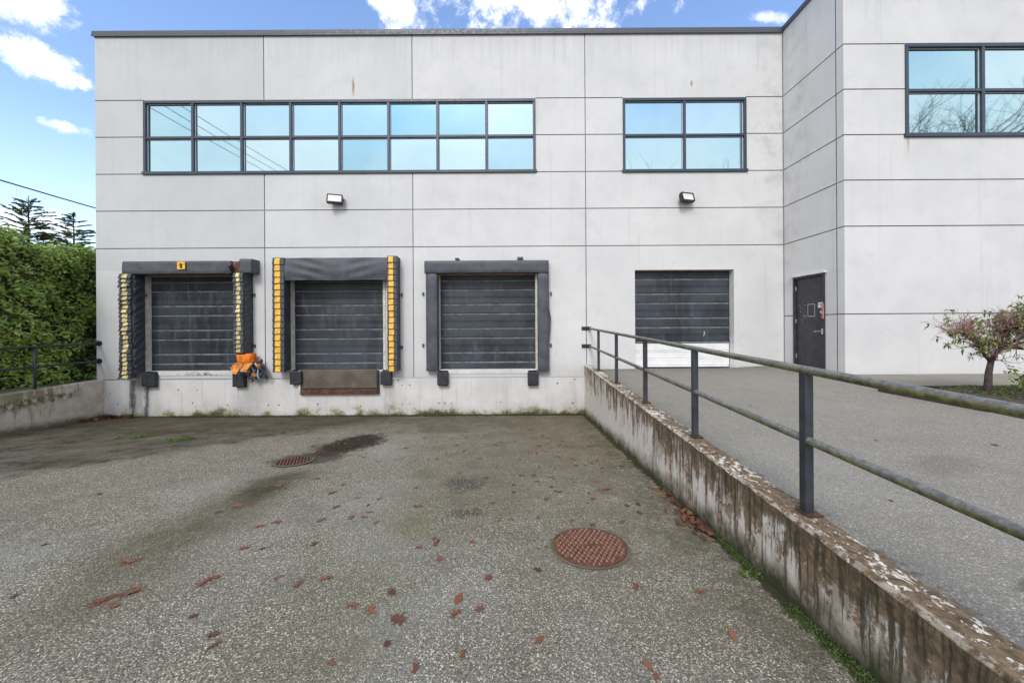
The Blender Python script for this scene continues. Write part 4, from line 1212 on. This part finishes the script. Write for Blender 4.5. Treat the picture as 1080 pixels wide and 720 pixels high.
# moss strip at wall foot
def mossf(r):
    while True:
        y = r.uniform(.9, 9.1)
        den = .35+.35*math.sin(y*5.1)+.3*math.sin(y*12.3+1) + (1.1 if .9 < y < 2.15 else 0) + (.5 if 2.4 < y < 2.9 else 0) - (.35 if y > 3.2 else 0)
        if r.random()*1.5 < den: break
    wd = .045 if y < 2.2 else .022
    x = 1.645-abs(r.gauss(0, wd)); return (x, y, yz(x, y)+r.random()*.025*max(.1, 1-(1.645-x)*8))
o = scatter_leaves('moss', mossf, 9000, .010, 'moss', 43, .8, .9); o['kind'] = 'stuff'
def mossb(r):
    x = r.uniform(-9, 1.6); return (x, 9.145-abs(r.gauss(0, .02)), yz(x, 9.1)+r.random()*.04)
o = scatter_leaves('moss', mossb, 2200, .022, plain('dull_moss', (.09, .085, .03), .95), 44, .7, .9); o['kind'] = 'stuff'
# debris in the silt patch
def deb(r):
    x = r.gauss(-3.0, .28); y = r.gauss(6.3, .38); return (x, y, yz(x, y)+.006+r.random()*.01)
o = scatter_leaves('leaf_litter', deb, 150, .045, 'lpile', 45, .3, .9); o['kind'] = 'stuff'
# weeds sprouting from the asphalt
def weed(px, py, rad, n, label, seed):
    x, y = ground_pt(px, py); r = random.Random(seed); mb = MB()
    for _ in range(n):
        a = r.uniform(0, 6.28); q = rad*math.sqrt(r.random()); bx, by = x+1.2*q*math.cos(a), y+1.3*q*math.sin(a)
        h = r.uniform(.015, .045)*(.6 if py > 500 else 1); ax, ay = r.gauss(0, .03), r.gauss(0, .03); w = .006+r.random()*.008
        z = yz(bx, by); c = r.uniform(0, 6.28)
        dx, dy = w*math.cos(c), w*math.sin(c)
        mb.poly([(bx-dx*.3, by-dy*.3, z), (bx+dx*.3, by+dy*.3, z), (bx+ax*.7+dx, by+ay*.7+dy, z+h*.7), (bx+ax*1.4, by+ay*1.4, z+h), (bx+ax*.7-dx, by+ay*.7-dy, z+h*.7)])
    o = mb.build('weed', 'weed', origin=(x, y, yz(x, y))); tag(o, label, 'weed', 'weeds in the yard')
weed(190, 463.5, .15, 170, 'largest tuft of bright green weeds on the dark wet asphalt, below the first dock', 1)
weed(147, 461, .11, 80, 'bright green weed patch left of the largest weed tuft', 2)
weed(124, 462, .07, 22, 'tiny green sprout at the left end of the three weed patches', 3)
weed(788, 607, .045, 20, 'small green weed growing at the foot of the ramp wall', 4)

# ================================================================ HEDGE
def leaf_cloud(name, pts_nrm, size, m, seed, parent=None, elong=.5, origin=None):
    rnd = random.Random(seed); mb = MB()
    for p, nrm in pts_nrm:
        s = size*rnd.uniform(.6, 1.4)
        nn = (nrm*rnd.uniform(.3, 1.1) + Vector((rnd.gauss(0, .55), rnd.gauss(0, .55), rnd.gauss(.25, .5)))).normalized()
        t = nn.cross(Vector((rnd.uniform(-1, 1), rnd.uniform(-1, 1), rnd.uniform(-1.6, .2))).normalized())
        if t.length < .1: t = nn.orthogonal()
        t = t.normalized(); b = nn.cross(t)
        mb.poly([tuple(p-t*s*.5), tuple(p+b*s*elong*.5), tuple(p+t*s*.55-nn*s*.15), tuple(p-b*s*elong*.5)])
    return mb.build(name, m, parent, origin=origin)
hedge = thing('hedge', (-12.9, 8, -.24), 'tall dense green hedge behind the low mossy wall', 'hedge')
rnd = random.Random(91)
def hface(y, z):       # x of the front of the hedge
    return -11.62+.17*(D-min(y, D+3))*.55+.10*math.sin(y*2.3+1.2*z)+.09*math.sin(y*5.1-2.7*z+1)+.07*math.sin(z*6.3+y*1.7)+.05*math.sin(11*y+9*z)
def htop(y): return 3.22+.12*math.sin(y*1.9)+.08*math.sin(y*4.7+1)+.05*math.sin(y*9.3)
PN = []
for _ in range(62000):
    y = rnd.uniform(2.5, 14.5); z = rnd.uniform(-.22, 3.4)
    if z > htop(y): continue
    if rnd.random() > .55+.45*math.sin(y*6.1+2*math.sin(z*4))*math.sin(z*7.3+y*3): continue
    dpt = abs(rnd.gauss(0, .10)); dpt = dpt if rnd.random() < .8 else -dpt*.7
    PN.append((Vector((hface(y, z)-dpt, y, z)), Vector((1, -.25, .2))))
for _ in range(12000):
    y = rnd.uniform(2.5, 14.5); x = hface(y, 3)-rnd.random()*1.4
    PN.append((Vector((x, y, htop(y)+rnd.gauss(-.02, .09))), Vector((.2, -.2, 1))))
for _ in range(1500):      # stray shoots along the top
    y = rnd.uniform(2.5, 14.5); k = rnd.random(); PN.append((Vector((hface(y, 3)-.5-rnd.gauss(0, .3), y, htop(y)+k*k*.4*(.4+.6*abs(math.sin(y*7))))), Vector((.2, -.2, 1))))
leaf_cloud('foliage', PN, .10, 'hleaf', 92, hedge, .48)
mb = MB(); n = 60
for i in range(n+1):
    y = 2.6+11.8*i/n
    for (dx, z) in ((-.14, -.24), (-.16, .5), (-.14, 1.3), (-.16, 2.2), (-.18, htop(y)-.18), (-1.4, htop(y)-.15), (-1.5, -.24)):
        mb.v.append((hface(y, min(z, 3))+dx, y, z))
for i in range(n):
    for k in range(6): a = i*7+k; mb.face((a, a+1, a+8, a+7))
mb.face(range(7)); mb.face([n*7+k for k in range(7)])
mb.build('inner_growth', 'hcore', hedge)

# young firs rising behind the hedge
def make_fir(loc, height, label, seed):
    t = thing('fir_tree', loc, label, 'tree', 'sparse firs behind the hedge')
    r = random.Random(seed); mb = MB(); L = Vector(loc)
    mb.tube([(L.x, L.y, L.z), (L.x+.03, L.y, L.z+height*.6), (L.x+.02, L.y, L.z+height)], [.075, .04, .006], 7)
    fo = MB()
    z = 1.2
    while z < height-.10:
        f = (height-z)/height; reach = .10+2.1*f**.72
        for k in range(r.randint(3, 5)):
            a = r.uniform(0, 6.28); ln = reach*r.uniform(.55, 1.0); rise = r.uniform(.22, .55)
            d_ = Vector((math.cos(a), math.sin(a), 0)); p0 = L+Vector((.02, 0, z)); pts = []
            for q in range(6):
                s = q/5; pts.append(p0+d_*ln*s+Vector((0, 0, rise*ln*s-.12*ln*s*s+r.gauss(0, .012))))
            mb.tube([tuple(p) for p in pts], [.010*(1-.85*q/5)+.0015 for q in range(6)], 4)
            side = d_.cross(Vector((0, 0, 1)))
            for q in range(int(130*ln)+18):
                s = r.uniform(.15, 1.03); i = min(4, int(s*5)); p = pts[i].lerp(pts[i+1], min(1, s*5-i))
                sg = r.choice((-1, 1)); w = (.05+.17*(1-s))*ln*r.uniform(.35, 1)+.035
                e = p+side*sg*w*.7+d_*w*.9+Vector((0, 0, r.uniform(-.25, .55)*w))
                nn = Vector((r.gauss(0, 1), r.gauss(0, 1), r.gauss(0, .6))); b = (e-p).cross(nn).normalized()*.013
                fo.poly([tuple(p-b*.5), tuple(p.lerp(e, .5)-b), tuple(e), tuple(p.lerp(e, .5)+b)])
        z += r.uniform(.085, .15)
    for q in range(14):
        zz_ = height-.35*r.random(); a = r.uniform(0, 6.28); p = L+Vector((.02, 0, zz_)); e = p+Vector((math.cos(a)*.08, math.sin(a)*.08, .05)); b = Vector((0, 0, .012))
        fo.poly([tuple(p-b), tuple(e), tuple(p+b)])
    mb.build('trunk', 'bark', t); fo.build('crown', 'fir', t)
make_fir((-15.0, 10.85, -.24), 5.42, 'taller sparse fir tree rising above the hedge at the far left', 3)
make_fir((-15.0, 11.95, -.24), 5.25, 'smaller sparse fir tree above the hedge close to the building corner', 8)

# ================================================================ RHODODENDRON
base = Vector((6.86, 5.2, .12))
rh = thing('rhododendron', base, 'gnarled half bare shrub with sparse green leaves in front of the wall', 'shrub')
r = random.Random(17); mb = MB(); tw = MB(); tips = []
def limb(pts, r0, r1): 
    n = len(pts); mb.tube([tuple(base+Vector(p)) for p in pts], [r0+(r1-r0)*i/(n-1) for i in range(n)], 8)
limb([(-.03, 0, -.08), (-.02, 0, .12), (.015, .02, .28), (.03, .0, .48)], .047, .032)
arms = [[(.02, 0, .45), (-.10, .02, .62), (-.2, .04, .78), (-.34, .06, .9), (-.5, .02, .84)],
        [(.02, 0, .47), (.12, -.03, .66), (.17, -.02, .88), (.32, .0, .95), (.42, .05, 1.03)],
        [(.03, 0, .44), (.2, .05, .60), (.42, .1, .66), (.7, .12, .72)],
        [(-.2, .04, .78), (-.22, .15, .86), (-.15, .2, .93)],
        [(.17, -.02, .88), (.05, -.15, .92), (-.02, -.2, .97)],
        [(.32, 0, .95), (.55, -.08, .98), (.8, -.05, 1.02)],
        [(-.10, .02, .62), (-.3, -.12, .68), (-.5, -.18, .72)],
        [(.12, -.03, .66), (.3, -.2, .85), (.6, -.25, .92)],
        [(.42, .1, .66), (.75, .0, .6), (1.05, -.05, .75)],
        [(.8, -.05, 1.02), (1.1, 0, 1.0), (1.3, .1, .92)]]
segs = []
for a in arms:
    limb(a, .024, .009)
    for p, q in zip(a, a[1:]): segs.append((Vector(p), Vector(q)))
def grow(p, d_, ln, rad, depth):
    pts = [p]; dd_ = d_.copy()
    for q in range(3):
        dd_ = (dd_+Vector((r.gauss(0, .28), r.gauss(0, .28), r.gauss(.08, .2)))).normalized(); pts.append(pts[-1]+dd_*ln/3)
    tw.tube([tuple(base+x) for x in pts], [rad, rad*.8, rad*.65, rad*.5], 4)
    if depth == 0: tips.append((pts[-1], dd_)); return
    for k in range(r.randint(2, 4)):
        grow(pts[r.randint(1, 3)], (dd_+Vector((r.gauss(0, .7), r.gauss(0, .7), r.gauss(.1, .5)))).normalized(), ln*.66, rad*.62, depth-1)
for p, q in segs:
    for k in range(7):
        s = p.lerp(q, r.random()); o_ = (q-p).normalized()
        grow(s, (o_*.5+Vector((r.gauss(0, .7), r.gauss(0, .6), r.gauss(.35, .4)))).normalized(), r.uniform(.14, .25), .006, 2)
mb.build('trunk', 'bark', rh, smooth=True); tw.build('branch', 'barkp', rh)
lf = MB()
def rosette(p, d_, n, size):
    for k in range(n):
        a = 2*math.pi*k/n+r.random(); s1_ = d_.orthogonal().normalized(); s2_ = d_.cross(s1_)
        o_ = (s1_*math.cos(a)+s2_*math.sin(a)+d_*r.uniform(-.2, .5)).normalized(); L_ = size*r.uniform(.7, 1.2)
        b = o_.cross(Vector((0, 0, 1)));
        if b.length < .1: b = s1_
        b = b.normalized()*L_*.17; m_ = p+o_*L_*.5+Vector((0, 0, .012)); e = p+o_*L_+Vector((0, 0, -.02))
        lf.poly([tuple(base+p), tuple(base+m_+b), tuple(base+e), tuple(base+m_-b)])
def leafy(p):
    if p.x > .12 and p.z > .84: return .5
    if p.x < -.40 and p.z < .9: return .6
    if p.x < -.2 and p.z < .8: return .6
    return .055
for p, d_ in tips:
    if r.random() < leafy(p): rosette(p, d_, r.randint(6, 9), .070)
lf.build('leaves', 'rleaf', rh)
# small evergreen shrub at the near end of the bed
def small_shrub(loc, rx, rz, n, label, seed):
    L = Vector(loc); r = random.Random(seed); st = MB(); PN = []
    t = thing('small_shrub', loc, label, 'shrub')
    for k in range(14):
        a = r.uniform(0, 6.28); e = L+Vector((math.cos(a)*rx*r.random(), math.sin(a)*rx*r.random(), rz*r.uniform(.5, 1)))
        st.tube([tuple(L), tuple(L.lerp(e, .5)+Vector((0, 0, .03))), tuple(e)], [.008, .006, .003], 5)
        for q in range(n): PN.append((e+Vector((r.gauss(0, .045), r.gauss(0, .045), r.gauss(0, .035))), Vector((r.uniform(-.5, .5), -.5, .8))))
    st.build('stem', 'bark', t); leaf_cloud('leaves', PN, .06, 'yleaf', seed, t, .45)
small_shrub((7.35, 5.0, .12), .28, .3, 22, 'small yellow green evergreen shrub beside the gnarled shrub trunk', 4)
# moss on the bed
def mb_(rr_):
    x = rr_.triangular(6.2, 9, 6.9); y = rr_.uniform(4.7, 5.6); return (x, y, bz(x, y)+rr_.random()*.03)
o = scatter_leaves('moss', mb_, 2600, .03, 'moss', 46, .5, .9); o['kind'] = 'stuff'

# ================================================================ OVERHEAD LINES
def pole(loc, h, label):
    x, y, z = loc
    t = thing('utility_pole', loc, label, 'utility pole', 'utility poles along the street')
    mb = MB(); mb.tube([(x, y, z), (x, y, z+h)], [.16, .11], 12); mb.build('shaft', 'pole', t, smooth=True)
    mb = MB(); mb.box(x-1.2, x+1.2, y-.06, y+.06, z+h-.6, z+h-.48); mb.build('crossarm', 'pole', t)
    mb = MB()
    for k in (-1.05, 0, 1.05): mb.tube([(x+k, y, z+h-.48), (x+k, y, z+h-.3)], .04, 8)
    build_each(mb, 'insulator', 'coping', t)
pole((-22.4, 0, -.24), 15.6, 'wooden utility pole holding the cable beyond the hedge')
pole((-22.0, 45, -.24), 15.6, 'wooden utility pole behind the warehouse carrying the far end of the cable')
pole((-21.4, -32, -.24), 17, 'wooden utility pole across the street mirrored in the windows')
def cable(a, b, sag, rad, label, n=40):
    A, B = Vector(a), Vector(b); mb = MB(); pts = []
    for i in range(n+1):
        t = i/n; p = A.lerp(B, t); p.z -= 4*sag*t*(1-t); pts.append(tuple(p))
    mb.tube(pts, rad, 6); o = mb.build('overhead_cable', 'cable', smooth=True); tag(o, label, 'cable'); return o
cable((-22.25, 0, 8.43), (-21.9, 45, 8.43), 1.1, .030, 'thin black overhead cable sloping across the sky towards the building corner')
for k, (dx, lab) in enumerate(((-1.05, 'left'), (0, 'middle'), (1.05, 'right'))):
    cable((-22.4+dx, 0, 15.1-.0), (-21.4+dx, -32, 16.5), .55, .02, 'power line mirrored in the long window band, %s of three wires' % lab)

# ================================================================ BARE TREES (seen mirrored in the glazing)
def bare_tree(loc, h, label, seed):
    r = random.Random(seed); L = Vector(loc)
    t = thing('bare_tree', loc, label, 'tree', 'bare winter trees across the street')
    mb = MB(); br = MB()
    def g(p, d_, ln, rad, dep, tgt):
        pts = [p]; dd_ = d_.copy()
        for q in range(3):
            dd_ = (dd_+Vector((r.gauss(0, .14), r.gauss(0, .14), r.gauss(.05, .1)))).normalized(); pts.append(pts[-1]+dd_*ln/3)
        tgt.tube([tuple(x) for x in pts], [rad, rad*.88, rad*.76, rad*.64], 6 if dep > 3 else 4, cap=False)
        if dep == 0: return
        for k in range(2 if dep > 5 else 3 if dep > 1 else 2):
            i = 3 if k == 0 else r.randint(1, 3)
            g(pts[i], (dd_+Vector((r.gauss(0, .62), r.gauss(0, .62), r.gauss(.10, .3)))).normalized(), ln*r.uniform(.68, .86), rad*.60, dep-1, br)
    g(L, Vector((0, 0, 1)), h*.27, h*.014, 7, mb)
    for o_ in (mb, br):
        pass
    zmax = max(v[2] for v in br.v)-L.z; k = h/zmax
    for o_ in (mb, br): o_.v = [tuple(L+(Vector(v)-L)*k) for v in o_.v]
    mb.build('trunk', 'barkd', t); br.build('branch', 'barkd', t)
    return t
tA = bare_tree((37, -16, -.1), 20.0, 'bare broad tree mirrored in the upper right window', 5)
tB = bare_tree((46, -15, -.1), 20.4, 'second bare tree mirrored in the right half of the upper right window', 6)
dup(tB, (32.5, -15, -.1), 'bare tree mirrored in the left lower pane of the upper right window', .8)
dup(tA, (13, -23, -.1), 'bare tree mirrored low in the left panes of the small window', 1.3)
dup(tB, (25.5, -23, -.1), 'bare tree mirrored low in the right panes of the small window', 2.1)

# ================================================================ SKY
W = bpy.data.worlds.new('World'); scene.world = W; W.use_nodes = True
nt = W.node_tree; nt.nodes.clear(); g = G(nt)
SUN_EL, SUN_AZ = RAD(42), RAD(194)          # azimuth clockwise from +Y : behind the camera, veiled by cloud
sky = g.n('ShaderNodeTexSky', sky_type='NISHITA', sun_disc=False, sun_elevation=SUN_EL, sun_rotation=SUN_AZ, altitude=50, air_density=1.0, dust_density=.6, ozone_density=1.6)
dirv = g.n('ShaderNodeTexCoord').outputs['Generated']
dirv = g.n('ShaderNodeVectorMath', {0: dirv}, operation='NORMALIZE').outputs[0]
def ndir(px, py): return Vector(((px-548.5)/375, 1, (342.5-py-.006*(px-540))/375)).normalized()
wv = g.warp(g.warp(dirv, 18, .022, 8), 60, .008, 4)
fb = g.n('ShaderNodeTexNoise', {'Vector': g.mul(dirv, (1, 1, 1.5)), 'Scale': 6.5, 'Detail': 9, 'Roughness': .6}).outputs['Fac']
fine = g.noise(dirv, 26, 10, .66)
tot = None
for (px, py, rx, rz, amp, rot) in ((36, 58, .030, .026, 1., 0), (62, 72, .028, .024, 1., 0), (82, 82, .016, .012, .9, 0), (8, -4, .056, .034, 1., 0), (45, 0, .03, .02, .9, 0), (74, 134, .022, .011, .75, 0), (54, 130, .012, .009, .6, 0), (422, -2, .050, .052, 1., 0), (580, -40, .235, .098, 1., 0), (812, 18, .026, .008, .5, 25), (36, 238, .07, .025, .5, 0), (4, 50, .03, .010, .4, 0), (850, -90, .1, .06, .6, 0)):
    c = ndir(px, py); right = Vector((c.y, -c.x, 0)).normalized(); upv = right.cross(c)
    if rot:
        q = Matrix.Rotation(RAD(rot), 3, c); right = q @ right; upv = q @ upv
    dl = g.sub(wv, tuple(c))
    a = g.n('ShaderNodeVectorMath', {0: dl, 1: tuple(right)}, operation='DOT_PRODUCT').outputs['Value']
    b = g.n('ShaderNodeVectorMath', {0: dl, 1: tuple(upv)}, operation='DOT_PRODUCT').outputs['Value']
    cc = g.n('ShaderNodeVectorMath', {0: dl, 1: tuple(c)}, operation='DOT_PRODUCT').outputs['Value']
    rr_ = g.m('SQRT', g.m('ADD', g.m('ADD', g.m('POWER', g.m('DIVIDE', a, rx), 2), g.m('POWER', g.m('DIVIDE', b, rz), 2)), g.m('POWER', g.m('DIVIDE', cc, .5), 2)))
    s = g.m('ADD', g.m('SUBTRACT', 1.0, rr_), g.m('MULTIPLY', g.m('SUBTRACT', fine, .5), 3.0))
    s = g.m('MULTIPLY', g.step(s, -.30, .75), amp)
    tot = s if tot is None else g.m('MAXIMUM', tot, s)
# unseen cloud deck added behind viewer and overhead, whitening ambient light and window reflections
dy = g.sep(dirv)[1]; dzz = g.sep(dirv)[2]
back = g.m('ADD', g.step(dy, .30, -.25, -.20, .62), g.step(dzz, .74, .92, 0, .25))
deck = g.m('MULTIPLY', g.step(g.m('ADD', fb, back), .50, .80), g.m('SUBTRACT', 1.0, g.m('MULTIPLY', g.step(dzz, .36, .56, 0, .5), g.step(dy, .1, -.2))))
tot = g.m('MAXIMUM', tot, deck)
cl = g.mix(g.step(g.m('ADD', g.m('MULTIPLY', fine, .5), g.m('MULTIPLY', fb, .5)), .35, .6), (7.6, 7.9, 8.5), (11.3, 11.2, 11.1))
skyc = g.mix(1.0, sky.outputs[0], (2.0, 2.05, 2.2), 'MULTIPLY')
haze = g.step(dzz, .42, .0, 0, .45)
skyc = g.mix(haze, skyc, (7.2, 8.3, 9.6))
cl = g.mix(g.step(dy, .15, -.15, 0, .8), cl, (9.4, 9.6, 9.9))
col = g.mix(tot, skyc, cl)
bg = g.n('ShaderNodeBackground', {'Color': col, 'Strength': .10})
out = g.n('ShaderNodeOutputWorld'); nt.links.new(bg.outputs[0], out.inputs[0])

sun = bpy.data.lights.new('Sun', 'SUN'); sun.energy = 1.5; sun.angle = RAD(18); sun.color = (1, .955, .89)
so = bpy.data.objects.new('sun_light', sun); COL.objects.link(so)
dvec = Vector((math.sin(SUN_AZ)*math.cos(SUN_EL), math.cos(SUN_AZ)*math.cos(SUN_EL), math.sin(SUN_EL)))
so.rotation_euler = dvec.to_track_quat('Z', 'Y').to_euler()

# ================================================================ CAMERA
cam = bpy.data.cameras.new('Camera'); co = bpy.data.objects.new('camera', cam); COL.objects.link(co)
cam.sensor_fit = 'HORIZONTAL'; cam.sensor_width = 36; cam.lens = 36*375/1080
cam.shift_x = -.0078; cam.shift_y = -.01625
cam.clip_start = .05; cam.clip_end = 3000
co.location = (0, 0, CZ); co.rotation_euler = (RAD(90), -.006*0, 0)
co.rotation_mode = 'QUATERNION'
from mathutils import Quaternion
co.rotation_quaternion = Quaternion((1, 0, 0), RAD(90)) @ Quaternion((0, 0, 1), -.006)
scene.camera = co
vs = scene.view_settings
vs.view_transform = 'Standard'; vs.look = 'None'; vs.exposure = .60; vs.gamma = 1; vs.use_curve_mapping = False
